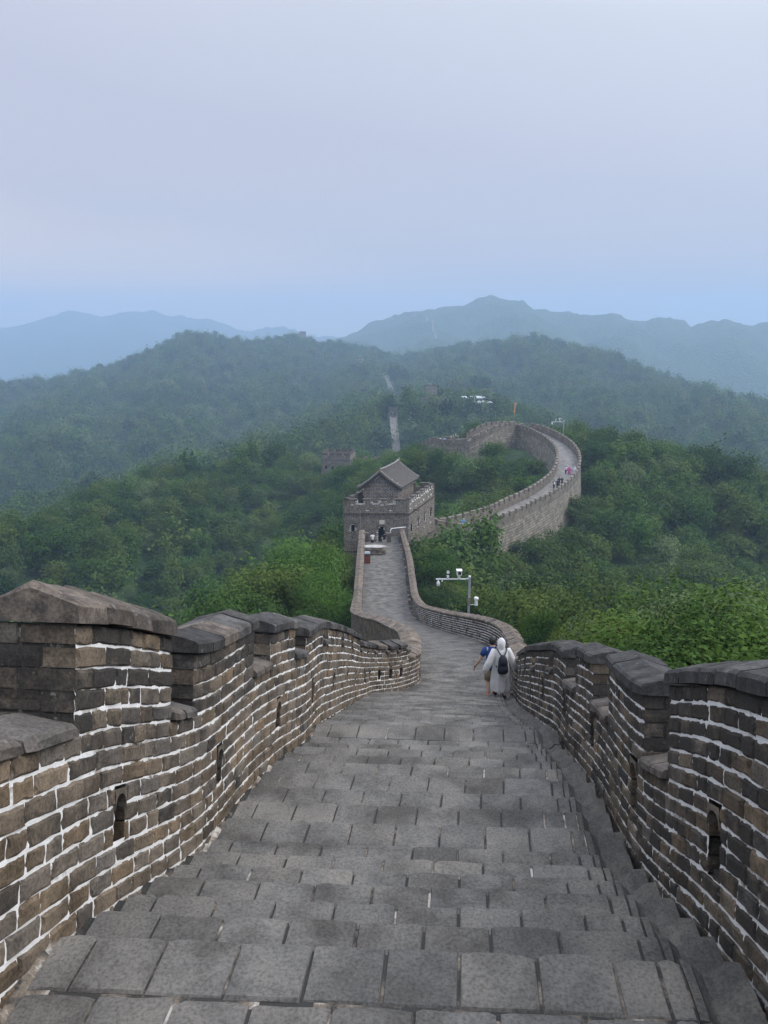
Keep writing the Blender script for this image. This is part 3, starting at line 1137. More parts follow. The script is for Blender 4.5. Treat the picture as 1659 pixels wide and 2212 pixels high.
def slab_geo(t0, t1, w0, w1, z, th, ch, slope=False, worn=1.0):
    """slab with worn rounded top edges; z=None follows the slope"""
    j = lambda a: rnd.uniform(-a, a)
    dz = [j(.004) * worn for _ in range(4)]
    tm, wm = (t0 + t1) / 2, (w0 + w1) / 2
    outer = [(t0, w0), (t0, wm), (t0, w1), (tm, w1), (t1, w1), (t1, wm), (t1, w0), (tm, w0)]
    tilt_t, tilt_w = j(.010) * worn, j(.010) * worn
    lift = j(.006) * worn
    t1 = t1 + j(.007) * (worn > .9)
    if worn > .9:
        ca, cb, ea, eb = rnd.uniform(.006, .030), rnd.uniform(.006, .030), rnd.uniform(.03, .07), rnd.uniform(.03, .07)
        ea, eb = min(ea, (w1 - w0) * .3), min(eb, (w1 - w0) * .3)
        outer = [(t0, w0), (t0, wm), (t0, w1), (tm, w1), (t1 - ca, w1), (t1 + j(.004), w1 - ea), (t1 + j(.008), wm), (t1 + j(.004), w0 + eb), (t1 - cb, w0), (tm, w0)]
    n8 = len(outer)
    vs = []

    def put(t_, w_, dn):
        zz = None if z is None else -z
        vs.append(floor_pt(t_, w_, dn + lift + tilt_t * (t_ - tm) + tilt_w * (w_ - wm), zz))
    for (a, b_) in outer:
        put(a, b_, -th)
    for (a, b_) in outer:
        put(a + j(.004), b_ + j(.004), -ch * rnd.uniform(.8, 1.5) + j(.002))
    for (a, b_) in outer:
        c_ = ch * rnd.uniform(.8, 1.4)
        a2 = a + (c_ if a < tm - .01 else -c_ * rnd.uniform(1, 1.8) if a > tm + .01 else 0)
        b2 = b_ + (c_ * .5 if b_ < wm - .01 else -c_ * .5 if b_ > wm + .01 else 0)
        put(a2, b2, j(.002))
    fs = []
    for k in range(n8):
        k2 = (k + 1) % n8
        fs.append((k, k2, n8 + k2, n8 + k))
        fs.append((n8 + k, n8 + k2, 2 * n8 + k2, 2 * n8 + k))
    put(tm + j(.03), wm + j(.03), j(.003) * worn)
    for k in range(n8):
        fs.append((2 * n8 + k, 2 * n8 + (k + 1) % n8, 3 * n8))
    return vs, fs


def slab_tint():
    return (rnd.uniform(0, .8), float(np.clip(rnd.gauss(.40, .06), 0, 1)), float(np.clip(rnd.gauss(.45, .10), .15, .8)))


prev = STEPS[0][0] - .41
BORDER = 0.55                                   # drain and edging along the right wall
rows_near = []
for ri, (d, h) in enumerate(STEPS):
    wd = float(RX(d) - LX(d))
    right = wd - BORDER
    u = 0.05
    off = (.5 if ri % 2 else 1.0) + rnd.uniform(-.06, .06)
    first = True
    while u < right - .05:
        ln = .418 * rnd.uniform(.97, 1.03)
        if first: ln *= off
        first = False
        e_ = min(u + ln, right)
        if right - e_ < .14: e_ = right
        rows_near.append((prev + .004, d - .004 if abs(h - 3.41) < .02 else d + .012, u + .0055, e_ - .0055, h))
        u = e_
    rows_near.append((prev + .006, d + .004, right + .008, right + .125, h + .004))
    prev = d
vis = [i for i, s_ in enumerate(rows_near) if s_[1] > 2.9]
own = set(sorted(vis, key=lambda i: -(rows_near[i][1] - rows_near[i][0]) * (rows_near[i][3] - rows_near[i][2]) / rows_near[i][1] ** 2)[:300])
rest = MB()
for i, (t0, t1, w0, w1, h) in enumerate(rows_near):
    vs, fs = slab_geo(t0, t1, w0, w1, h, .16, .014)
    if i in own:
        MB().add(vs, fs, slab_tint()).build('paving_slab', M['slab'], walkway, origin=tuple(np.mean(np.array(vs), 0)))
    else:
        rest.add(vs, fs, slab_tint())
t = STEPS[-1][0] + .01
ri = 0
while t < 87.5:
    dd = rnd.choice((.24, .25, .23)) if t < 50 else .30
    wd = float(RX(t) - LX(t))
    u = .03 if t < 83.6 else 2.02
    bw = .30 if t < 50 else .38
    u -= bw * (.5 if ri % 2 else 0) * .999
    right = wd - .22
    while u < right - .04:
        e_ = min(u + bw * rnd.uniform(.96, 1.04), right)
        s_ = max(u, .03 if t < 83.6 else 2.02)
        if e_ - s_ > .06:
            vs, fs = slab_geo(t + .004, t + dd - .004, s_ + .004, e_ - .004, None, .06, .009, worn=.6)
            rest.add(vs, fs, slab_tint())
        u = e_
    t += dd
    ri += 1
o = rest.build('paving', M['slab'], walkway)
o['kind'] = 'stuff'

# the drain: one dished stone per step, beside the right wall
prev = STEPS[0][0] - .41
for (d, h) in STEPS:
    wd = float(RX(d) - LX(d))
    if d > 2.4:
        wa, wb = wd - BORDER + .135, wd - .075 + rnd.uniform(-.02, .02)
        vs, fs = [], []
        prof_ = [(0, -.30), (0, -.005), (.14, -.008), (.22, -.045), (.36, -.085), (.52, -.088), (.66, -.05), (.76, -.012), (1.0, -.01), (1.0, -.30)]
        for t_ in (prev + .01, prev + .05, (prev + d) / 2, d - .03, d + .02):
            for (a, b_) in prof_:
                vs.append(floor_pt(t_, wa + (wb - wa) * a, b_ + rnd.uniform(-.011, .011) - (.02 if t_ > d else 0), -h))
        np_ = len(prof_)
        for i in range(4):
            for k in range(np_ - 1):
                fs.append((i * np_ + k, i * np_ + k + 1, (i + 1) * np_ + k + 1, (i + 1) * np_ + k))
        fs.append(tuple(range(np_ - 1, -1, -1)))
        fs.append(tuple(4 * np_ + k for k in range(np_)))
        fs = [tuple(reversed(f_)) for f_ in fs]
        MB().add(vs, fs, (rnd.uniform(.3, .9), rnd.uniform(.46, .58), rnd.uniform(.2, .6))).build('drain_stone', M['slab'], walkway, origin=tuple(np.mean(np.array(vs), 0)))
    prev = d

# grit and old mortar along the foot of the left wall
for W, sgn in ((WL, -1),):
    us_ = np.arange(W.U(1.2), W.U(24.0), .045)
    n1 = fbm(us_ * 9, us_ * 0 + 3 * sgn, 3, 61)
    n2 = fbm(us_ * 2.2, us_ * 0 + 8 * sgn, 3, 62)
    vs, fs = [], []
    for i, u in enumerate(us_):
        y = W.Y(u)
        zf = step_h(y + .04) + float(HW(y))      # tread level against the wall's own slope
        up = zf + .004 + .05 * n2[i] * n1[i]
        wd_ = .03 + .06 * n1[i] * n2[i]
        vs += [W.pt(u, up, .004), W.pt(u, zf + .008 + .012 * n1[i], -wd_ * .45), W.pt(u, zf - .03, -wd_ - .02)]
        if i:
            k = (i - 1) * 3
            for q_ in range(2):
                f_ = (k + q_, k + q_ + 3, k + q_ + 4, k + q_ + 1)
                fs.append(f_ if sgn > 0 else tuple(reversed(f_)))
    mb = MB().add(vs, fs)
    mb.t = [(float(np.clip(.05 + .5 * n2[min(i // 2, len(n2) - 1)] + .25 * n1[min(i // 2, len(n1) - 1)], 0, 1)), 0, 0) for i in range(len(fs))]
    mb.build('mortar_fillet', M['joint'], walkway, smooth=True)

# the body of the wall below the walkway
ram = MB()
ys = np.arange(-4.6, 88, .8)
for a, b_ in zip(ys[:-1], ys[1:]):
    quad = []
    for y in (a, b_):
        z = -float(HW(y)) - (.5 if y < 83.6 else 1.6)
        l_, r_ = float(LX(y)) - .37, float(RX(y)) + .37
        quad.append([(l_, y, z), (r_, y, z), (r_ + .5, y, z - 6.5), (l_ - .5, y, z - 6.5)])
    p0, p1 = quad
    ua, ub = a, b_
    ram.add(p0 + p1, [(0, 1, 5, 4), (1, 2, 6, 5), (3, 0, 4, 7)], (.5, .5, .5),
            [[(0, 0), (4, 0), (4, .8), (0, .8)], [(ua, 6.5), (ua, 0), (ub, 0), (ub, 6.5)], [(ua, 0), (ua, 6.5), (ub, 6.5), (ub, 0)]])
o = ram.build('rampart', M['farstone'])
tag(o, 'stone body of the wall carrying the stairs and walkway', kind='structure')

# ------------------------------------------------------------------ far stretches of the wall
def resample(pts, step):
    pts = [Vector(p) for p in pts]
    out = []
    for i in range(len(pts) - 1):
        p0, p1, p2, p3 = pts[max(i - 1, 0)], pts[i], pts[i + 1], pts[min(i + 2, len(pts) - 1)]
        n_ = max(1, int((p2 - p1).length / step))
        for k in range(n_):
            t = k / n_
            out.append(0.5 * ((2 * p1) + (p2 - p0) * t + (2 * p0 - 5 * p1 + 4 * p2 - p3) * t * t + (3 * p1 - p0 - 3 * p2 + p3) * t ** 3))
    out.append(pts[-1])
    return out


RUNS = []                                       # floor points of every stretch, for keeping trees off


def wall_run(name, label, pts, width=4.2, snap=None, low=1.0, high=1.65, depth=6.5, mer=1.55, gap=0.65, step=0.9, brick='farbrick', stone='farstone', road='farroad', batter=.07, merl=True):
    pl = resample(pts, step)
    if snap is not None:
        gz = terrain_z(np.array([p.x for p in pl]), np.array([p.y for p in pl]))
        for p, z_ in zip(pl, gz): p.z = float(z_) + snap
    RUNS.extend([(p.x, p.y, p.z) for p in pl])
    root = empty(name, pl[len(pl) // 2])
    tag(root, label, 'wall', kind='thing')
    o0 = Vector(root.location)
    nrm, us = [], [0.0]
    for i, p in enumerate(pl):
        d = pl[min(i + 1, len(pl) - 1)] - pl[max(i - 1, 0)]
        d.z = 0
        d.normalize()
        nrm.append(Vector((d.y, -d.x, 0)))
        if i: us.append(us[-1] + (p - pl[i - 1]).length)
    hw = width / 2

    def strip(mb, i, a, b_):
        """quad between profile points a, b_ = (offset, dz) over segment i"""
        q = []
        for k, (o_, z_) in ((i, a), (i + 1, a), (i + 1, b_), (i, b_)):
            q.append(pl[k] + nrm[k] * o_ + Vector((0, 0, z_)) - o0)
        va, vb = a[1] + (a[0] if abs(a[1] - b_[1]) < .05 else 0), b_[1] + (b_[0] if abs(a[1] - b_[1]) < .05 else 0)
        mb.add(q, [(0, 1, 2, 3)], (.5, .5, .5), [[(us[i], va), (us[i + 1], va), (us[i + 1], vb), (us[i], vb)]])
    rd, ret = MB(), MB()
    for i in range(len(pl) - 1):
        strip(rd, i, (-hw - .1, 0), (hw + .1, 0))
        for s in (-1, 1):
            strip(ret, i, (s * (hw + .47), -.05), (s * (hw + .47 + depth * batter), -depth))
            strip(ret, i, (s * (hw + .52), -.12), (s * (hw + .52), .02))
            strip(ret, i, (s * (hw + .40), .02), (s * (hw + .52), .02))
    rd.build('roadway', M[road], root)
    ret.build('retaining_wall', M[stone], root)
    for s in (-1, 1):
        pa = MB()
        a, b_ = s * hw, s * (hw + .45)
        for i in range(len(pl) - 1):
            strip(pa, i, (a, 0), (a, low))
            strip(pa, i, (a, low), (b_, low))
            strip(pa, i, (b_, low), (b_, -.1))
        pa.build('parapet', M[brick], root)
        if not merl: continue
        L_ = us[-1]
        u = .3
        while u + mer < L_:
            lm = mer * rnd.uniform(.9, 1.1)
            mb = MB()
            secs = []
            for k in range(3):
                uu = u + lm * k / 2
                i = min(max(int(np.searchsorted(us, uu)) - 1, 0), len(pl) - 2)
                f = (uu - us[i]) / max(1e-6, us[i + 1] - us[i])
                p = pl[i].lerp(pl[i + 1], f) - o0
                nn = nrm[i].lerp(nrm[i + 1], f)
                secs.append([p + nn * o_ + Vector((0, 0, z_)) for o_, z_ in ((a, low), (a, high), (a - s * .05, high + .02), (a - s * .05, high + .08), ((a + b_) / 2, high + .2), (b_ + s * .05, high + .08), (b_ + s * .05, high + .02), (b_, high), (b_, low))])
            vv = [0, .65, .66, .7, .9, 1.1, 1.12, 1.14, 1.8]
            for k in range(2):
                for q_ in range(8):
                    mb.add([secs[k][q_], secs[k + 1][q_], secs[k + 1][q_ + 1], secs[k][q_ + 1]], [(0, 1, 2, 3)], (.5, .5, .5),
                           [[(u + lm * k / 2, low + vv[q_]), (u + lm * (k + 1) / 2, low + vv[q_]), (u + lm * (k + 1) / 2, low + vv[q_ + 1]), (u + lm * k / 2, low + vv[q_ + 1])]])
            for k in (0, 2):
                mb.add(secs[k], [tuple(range(9))], (.5, .5, .5), [[(x_[0], x_[2]) for x_ in secs[k]]])
            mb.build('merlon', M[brick], root)
            u += lm + gap
    return root


rnd = random.Random(21)
run1 = [(2.2, 97.6, -26.2), (5.5, 101, -27.4), (10.2, 106, -29.2), Pz(1079, 1121, 117), Pz(1116, 1102.6, 123.5), Pz(1163.5, 1078.8, 132), Pz(1195, 1057.7, 139.5), Pz(1219, 1034, 147),
        Pz(1227, 1010, 154), Pz(1225, 988.9, 162.5), Pz(1213, 970.4, 170.5), Pz(1195, 956, 178), Pz(1172, 943, 186), Pz(1150, 934, 192), Pz(1124, 928, 197)]
wall_run('wall_section', 'wall stretch curving uphill to the right behind the tower, people walking on it', run1, 4.1, depth=7.5)
run2 = [Pz(1124, 928, 197), Pz(1100, 927, 195.5), Pz(1062, 931, 190), Pz(1030, 945, 187), Pz(1003, 962, 186), Pz(975, 964, 190), Pz(950, 958, 196), Pz(915, 973, 203), Pz(885, 984, 208), Pz(850, 993, 214), Pz(812, 1003, 221), Pz(780, 1010, 226)]
wall_run('wall_section', 'wall stretch with tall stone base doubling back left along the ridge top', run2, 3.6, depth=7.5)

# ------------------------------------------------------------------ watchtower at the end of the walkway
FL, FR = Vector((-4.79, 88.0, 0)), Vector((2.98, 88.0, 0))
E1 = Vector((1, 0, 0))
E2 = Vector((0.345, 0.939, 0)).normalized()
TW, TD = 7.77, 10.65
Z_TOP, Z_NOTCH, Z_STR, Z_BASE = -20.25, -20.72, -21.94, -32.0
tower = empty('watchtower', (1.0, 93.0, Z_BASE))
tag(tower, 'two-storey brick watchtower with grey tiled gable roof at the end of the walkway', 'tower')
TO = Vector(tower.location)


def arch_in(u, v, ops, grow=0.0):
    for (uc, v0, w_, h_) in ops:
        w2 = w_ / 2 + grow
        if abs(u - uc) < w2 and v0 - grow < v:
            if v < v0 + h_ - w_ / 2: return True
            if math.hypot(u - uc, v - (v0 + h_ - w_ / 2)) < w2: return True
    return False


def masonry_face(name, O, du, nrm_, width, v0, v1, ops=(), keep=None, parent=None, bl=.40, bh=.135, joint=.028, cell=.22, white=.5, batter=0.0, dark=.5):
    """mortar plane with proud bricks; O + du*u + z; ops: arched openings; keep(u,v) trims the outline"""
    mo, br = MB(), MB()
    Z = Vector((0, 0, 1))
    at_ = lambda u, v, w_: O + du * u + Z * v + nrm_ * (w_ + batter * max(0, (0 - v))) - TO
    nu, nv = int(width / cell) + 1, int((v1 - v0) / cell) + 1
    for i in range(nu):
        for k in range(nv):
            a, b_ = width * i / nu, width * (i + 1) / nu
            c, d = v0 + (v1 - v0) * k / nv, v0 + (v1 - v0) * (k + 1) / nv
            um, vm_ = (a + b_) / 2, (c + d) / 2
            if arch_in(um, vm_, ops, -.05): continue
            if keep and not (keep(um, vm_) or keep(um, c)): continue
            mo.add([at_(a, c, 0), at_(b_, c, 0), at_(b_, d, 0), at_(a, d, 0)], [(0, 1, 2, 3)], (white + rnd.uniform(-.04, .04), 0, 0))
    mo.build(name, M['mortar'], parent)
    v = v0
    row = 0
    while v < v1 - .03:
        u = -bl / 2 if row % 2 else 0.0
        while u < width:
            e_ = u + bl * rnd.uniform(.94, 1.06)
            a, b_ = max(u, 0) + joint / 2, min(e_, width) - joint / 2
            c, d = v + joint / 2, min(v + bh, v1) - joint / 2
            um, vm_ = (a + b_) / 2, (c + d) / 2
            if b_ - a > .06 and not arch_in(um, vm_, ops, .03) and (not keep or (keep(a + .02, d) and keep(b_ - .02, d))):
                pr = .022 + rnd.uniform(-.006, .006)
                tn = (float(np.clip(rnd.gauss(.45, .25), 0, 1)), float(np.clip(dark - .12 + rnd.gauss(0, .10), 0, 1)), rnd.uniform(.5, 1))
                br.add([at_(a, c, pr), at_(b_, c, pr), at_(b_, d, pr), at_(a, d, pr), at_(a, c, -.01), at_(b_, c, -.01), at_(b_, d, -.01), at_(a, d, -.01)],
                       [(0, 1, 2, 3), (4, 5, 1, 0), (1, 5, 6, 2), (3, 2, 6, 7), (4, 0, 3, 7)], tn)
            u = e_
        v += bh
        row += 1
    o = br.build('brickwork', M['brick'], parent)
    o['kind'] = 'stuff'
    for (uc, vv, w_, h_) in ops:                 # reveal, dark room behind, arch ring
        if w_ < .3: 
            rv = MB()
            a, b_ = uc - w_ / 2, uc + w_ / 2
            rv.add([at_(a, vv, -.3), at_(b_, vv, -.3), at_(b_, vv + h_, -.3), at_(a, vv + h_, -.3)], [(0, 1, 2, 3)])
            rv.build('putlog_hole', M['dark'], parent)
            continue
        rv = MB()
        n_ = 8
        prof_ = [(uc - w_ / 2, vv)] + [(uc - w_ / 2 * math.cos(math.pi * q_ / n_), vv + h_ - w_ / 2 + w_ / 2 * math.sin(math.pi * q_ / n_)) for q_ in range(n_ + 1)] + [(uc + w_ / 2, vv)]
        for (p_, q_) in zip(prof_, prof_[1:] + prof_[:1]):
            rv.add([at_(p_[0], p_[1], .02), at_(q_[0], q_[1], .02), at_(q_[0], q_[1], -.75), at_(p_[0], p_[1], -.75)], [(0, 1, 2, 3)], (.3, .6, .4))
        win = rv.build('window_opening' if h_ < 1.6 else 'doorway', M['brick'], parent)
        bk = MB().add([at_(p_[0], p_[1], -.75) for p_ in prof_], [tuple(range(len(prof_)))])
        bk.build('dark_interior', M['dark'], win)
        rg = MB()
        for ring_, (ra, rb) in enumerate(((w_ / 2 + .01, w_ / 2 + .13), (w_ / 2 + .15, w_ / 2 + .24))):
            for q_ in range(9):
                t0, t1 = math.pi * q_ / 9 + .04, math.pi * (q_ + 1) / 9 - .04
                pp = [(ra, t0), (rb, t0), (rb, t1), (ra, t1)]
                fr_ = [at_(uc - r_ * math.cos(t_), vv + h_ - w_ / 2 + r_ * math.sin(t_), .04 - ring_ * .008) for r_, t_ in pp]
                bk_ = [at_(uc - r_ * math.cos(t_), vv + h_ - w_ / 2 + r_ * math.sin(t_), -.02) for r_, t_ in pp]
                rg.add(fr_ + bk_, [(0, 1, 2, 3), (0, 4, 5, 1), (1, 5, 6, 2), (2, 6, 7, 3), (3, 7, 4, 0)], (.4, .45, rnd.uniform(.4, .9)))
        rg.build('arch_ring', M['brick'], win)


rnd = random.Random(33)
NF, NS = Vector((0, -1, 0)), Vector((E2.y, -E2.x, 0))
front_m = [(0, 1.63), (2.28, 3.49), (4.14, 5.24), (5.89, 7.77)]
side_m = [(0, 1.2), (1.75, 3.0), (3.55, 4.85), (5.4, 6.7), (7.25, 8.5), (9.05, TD)]


def keep_m(ml_):
    return lambda u, v: v < Z_NOTCH or any(a <= u <= b_ for a, b_ in ml_)


fops = [(1.03, -24.2, .62, 1.0), (4.45, -25.55, .95, 2.05)] + [(.95 + .93 * k, -21.62, .14, .13) for k in range(7)] + [(x_, -20.9, .13, .14) for x_ in (.95, 2.8, 4.62, 6.4)] + [(1.0, -25.0, .2, .18)]
sops = [(.95 + 2.7 * k, -24.4, .60, 1.15) for k in range(4)] + [(.6 + 1.05 * k, -21.55, .14, .13) for k in range(10)] + [(x_, -20.85, .13, .14) for x_ in (.6, 2.4, 4.2, 6.0, 7.9, 9.8)] + [(1.0 + 2.7 * k, -25.2, .16, .16) for k in range(4)]
masonry_face('front_wall', FL.copy(), E1, NF, TW, Z_BASE, Z_TOP, fops, keep_m(front_m), tower, white=.52)
masonry_face('side_wall', FR.copy(), E2, NS, TD, Z_BASE, Z_TOP, sops, keep_m(side_m), tower, white=.62, dark=.40)
Vz = lambda z: Vector((0, 0, z))
mb = MB()
BL, BR = FL + E2 * TD, FR + E2 * TD


def uvq(mb, q, w_, h_):
    mb.add([p - TO for p in q], [(0, 1, 2, 3)], (.5, .5, .5), [[(0, 0), (w_, 0), (w_, h_), (0, h_)]])


uvq(mb, [BL + Vz(Z_BASE), FL + Vz(Z_BASE), FL + Vz(Z_NOTCH), BL + Vz(Z_NOTCH)], TD, Z_NOTCH - Z_BASE)
uvq(mb, [BR + Vz(Z_BASE), BL + Vz(Z_BASE), BL + Vz(Z_NOTCH), BR + Vz(Z_NOTCH)], TW, Z_NOTCH - Z_BASE)
mb.build('rear_wall', M['farbrick'], tower)
mb = MB()
uvq(mb, [FL + Vz(-21.9), FR + Vz(-21.9), BR + Vz(-21.9), BL + Vz(-21.9)], TW, TD)
mb.build('terrace_floor', M['farroad'], tower)


def par_piece(O, du, nin, a, b_, z0, z1, name='parapet', proud=0.0):
    """solid piece of parapet behind the outer skin"""
    p = [O + du * a - nin * proud, O + du * b_ - nin * proud, O + du * b_ + nin * .42, O + du * a + nin * .42]
    mb = MB()
    for i in range(4):
        q = [p[i] + Vz(z0), p[(i + 1) % 4] + Vz(z0), p[(i + 1) % 4] + Vz(z1), p[i] + Vz(z1)]
        if i == 0 and proud == 0.0: continue
        uvq(mb, q, (p[(i + 1) % 4] - p[i]).length, z1 - z0)
    uvq(mb, [x_ + Vz(z1) for x_ in p], .8, .4)
    return mb.build(name, M['farbrick'], tower)


for (O, du, nin, W_, ml_, sk) in ((FL, E1, -NF, TW, front_m, True), (FR, E2, -NS, TD, side_m, True), (FL, E2, NS, TD, side_m, False), (BL, E1, NF, TW, front_m, False)):
    pr = 0.0 if sk else 0.012
    par_piece(O, du, nin, .02, W_ - .02, -21.9, Z_NOTCH - .002, proud=pr)
    for (a, b_) in ml_:
        par_piece(O, du, nin, a + .02, b_ - .02, Z_NOTCH, Z_TOP, 'merlon', pr)
        mb = MB()
        c0, c1 = O + du * (a - .02), O + du * (b_ + .02)
        pts_ = [c0 - nin * .07, c1 - nin * .07, c1 + nin * .48, c0 + nin * .48]
        bot, top_ = [x_ + Vz(Z_TOP + .005) - TO for x_ in pts_], [x_ + Vz(Z_TOP + .09) - TO for x_ in pts_]
        mb.add(bot + top_, [(0, 1, 5, 4), (1, 2, 6, 5), (2, 3, 7, 6), (3, 0, 4, 7), (4, 5, 6, 7), (3, 2, 1, 0)], (.3, .4, .5))
        mb.build('coping_stone', M['cap'], tower)
# string courses: a dog-tooth row between two ledges
for zc_ in (Z_STR, -26.6):
    for (O, du, nn, W_) in ((FL, E1, NF, TW), (FR, E2, NS, TD)):
        mb = MB()
        ang_ = math.atan2(du.y, du.x)
        for dz in (.10, -.13):
            c = O + du * (W_ / 2) + nn * .05 + Vz(zc_ + dz) - TO
            mb.box(c, (W_ + .1, .16, .07), ang_, (.35, .35, .7))
        k = .12
        while k < W_ - .05:
            c = O + du * k + nn * .03 + Vz(zc_ - .015) - TO
            mb.box(c, (.13, .13, .15), ang_ + math.pi / 4, (.4, .6, .5))
            k += .26
        mb.build('string_course', M['brick'], tower)
# plaque over the door
mb = MB().box(FL + E1 * 4.55 + NF * .07 + Vz(-22.95) - TO, (.62, .06, .5), 0, (.5, .5, .5))
mb.build('plaque', plain('pale_plaque', (0.62, 0.56, 0.47), .7, noise=.05), tower)
mb = MB().tube([FL + E1 * 1.95 + NF * .1 + Vz(-21.5) - TO, FL + E1 * 1.95 + NF * .1 + Vz(-26) - TO], .03, 6)
mb.build('drainpipe', M['metal_grey'], tower)
mb = MB().box(FR + E2 * 1.6 + NS * .3 + Vz(-21.75) - TO, (.14, 1.0, .16), math.atan2(NS.y, NS.x) - math.pi / 2, (.7, .2, .8))
mb.build('water_spout', M['cap'], tower)

# the roofed house on the terrace
HO = Vector((-2.45, 90.2, 0))                   # front left corner
HWD, HDP = 4.15, 6.0
Z_F, Z_EAVE, Z_RIDGE = -21.9, -19.15, -17.15
mid_u = HWD / 2 + .02


def gable_keep(u, v):
    return v < Z_EAVE + .25 or abs(u - mid_u) < (Z_RIDGE - .35 - v) / (Z_RIDGE - .35 - Z_EAVE - .25) * (HWD / 2)


masonry_face('gable_wall', HO, E1, NF, HWD, Z_F, Z_RIDGE - .35, (), gable_keep, tower, white=.58, bl=.42, bh=.17, joint=.03, dark=.48)
masonry_face('house_side_wall', HO + E1 * HWD, E2, NS, HDP, Z_F, Z_EAVE, (), None, tower, white=.55, bl=.42, bh=.17, joint=.03, dark=.48)
mb = MB()
uvq(mb, [HO + E2 * HDP + Vz(Z_F), HO + Vz(Z_F), HO + Vz(Z_EAVE), HO + E2 * HDP + Vz(Z_EAVE)], HDP, 2.7)
uvq(mb, [HO + E1 * HWD + E2 * HDP + Vz(Z_F), HO + E2 * HDP + Vz(Z_F), HO + E2 * HDP + Vz(Z_EAVE), HO + E1 * HWD + E2 * HDP + Vz(Z_EAVE)], HWD, 2.7)
mb.add([HO + E2 * HDP + Vz(Z_EAVE) - TO, HO + E1 * HWD + E2 * HDP + Vz(Z_EAVE) - TO, HO + E1 * mid_u + E2 * HDP + Vz(Z_RIDGE - .3) - TO], [(0, 1, 2)], (.5, .5, .5), [[(0, 0), (4, 0), (2, 2)]])
mb.build('house_rear_wall', M['farbrick'], tower)
ridge0 = HO + E1 * mid_u - E2 * .55
RL = HDP + 1.1
SPAN = 2.62


def roof_prof(s, q):
    """q 0 ridge .. 1 eave on side s: concave slope"""
    return s * SPAN * q, Z_RIDGE - (Z_RIDGE - Z_EAVE + .02) * (1.22 * q - .22 * q * q)


mb = MB()
for s in (-1, 1):
    for k in range(8):
        (a, za), (b_, zb) = roof_prof(s, k / 8), roof_prof(s, (k + 1) / 8)
        f0, f1 = ridge0 + E1 * a + Vz(za), ridge0 + E1 * b_ + Vz(zb)
        g0, g1 = f0 + E2 * RL, f1 + E2 * RL
        th = Vz(-.14)
        q = [f0, f1, g1, g0, f0 + th, f1 + th, g1 + th, g0 + th]
        mb.add([p - TO for p in q], [(0, 1, 2, 3), (7, 6, 5, 4), (0, 4, 5, 1), (2, 6, 7, 3)] + ([(1, 5, 6, 2)] if k == 7 else []))
roof_o = mb.build('roof', M['deck'], tower)
rt = random.Random(3)
for s in (-1, 1):
    nrow = 22
    for i in range(nrow):
        mb = MB()
        base = ridge0 + E2 * (RL * (i + .5) / nrow)
        pts_ = []
        for k in range(7):
            a, z = roof_prof(s, min(1.015, k / 6 * 1.015))
            pts_.append(base + E1 * a + Vz(z + .03) - TO)
        mb.tube(pts_, .085, 6)
        mb.build('tile_row', M['roof'], roof_o)
for bpos in (0.12, RL - .12):                    # gable ridges with drip tiles
    for s in (-1, 1):
        mb = MB()
        pts_ = []
        for k in range(8):
            a, z = roof_prof(s, k / 7 * 1.04)
            pts_.append(ridge0 + E2 * bpos + E1 * a + Vz(z + .13 + (.12 if k == 7 else 0)) - TO)
        mb.tube(pts_, [.09] * 7 + [.06], 6)
        mb.build('gable_ridge', M['ridge'], roof_o)
        if bpos < 1:
            bb = MB()
            for k in range(6):
                (a, za), (c, zc_) = roof_prof(s, k / 6), roof_prof(s, (k + 1) / 6)
                pp = [ridge0 + E1 * a + Vz(za - .12), ridge0 + E1 * c + Vz(zc_ - .12), ridge0 + E1 * c + Vz(zc_ - .40), ridge0 + E1 * a + Vz(za - .44)]
                q = [x_ + E2 * .06 - TO for x_ in pp] + [x_ + E2 * .22 - TO for x_ in pp]
                bb.add(q, [(0, 1, 2, 3), (3, 2, 6, 7), (5, 4, 7, 6)])
            bb.build('barge_board', M['deck'], roof_o)
            for k in range(13):
                a, z = roof_prof(s, (k + .5) / 13)
                dt = MB()
                c = ridge0 + E1 * a - E2 * .04 + Vz(z - .02) - TO
                dt.tube([c - E2 * .03, c + E2 * .25], .085, 7)
                dt.build('drip_tile', M['roof'], roof_o)
mb = MB()
pts_ = [ridge0 + E2 * (RL * k / 8) + Vz(Z_RIDGE + .16 + (.16 if k in (0, 8) else .05 if k in (1, 7) else 0)) - TO for k in range(9)]
mb.tube(pts_, [.13, .12, .12, .12, .12, .12, .12, .12, .13], 6)
mb.build('ridge', M['ridge'], roof_o)
for k, dz in ((0, .32), (8, .32)):
    c = ridge0 + E2 * (RL * k / 8) + Vz(Z_RIDGE + .18) - TO
    MB().tube([c, c + Vz(dz), c + Vz(dz + .1) + E2 * (.12 if k else -.12)], [.12, .10, .03], 6).build('finial', M['roof'], roof_o)


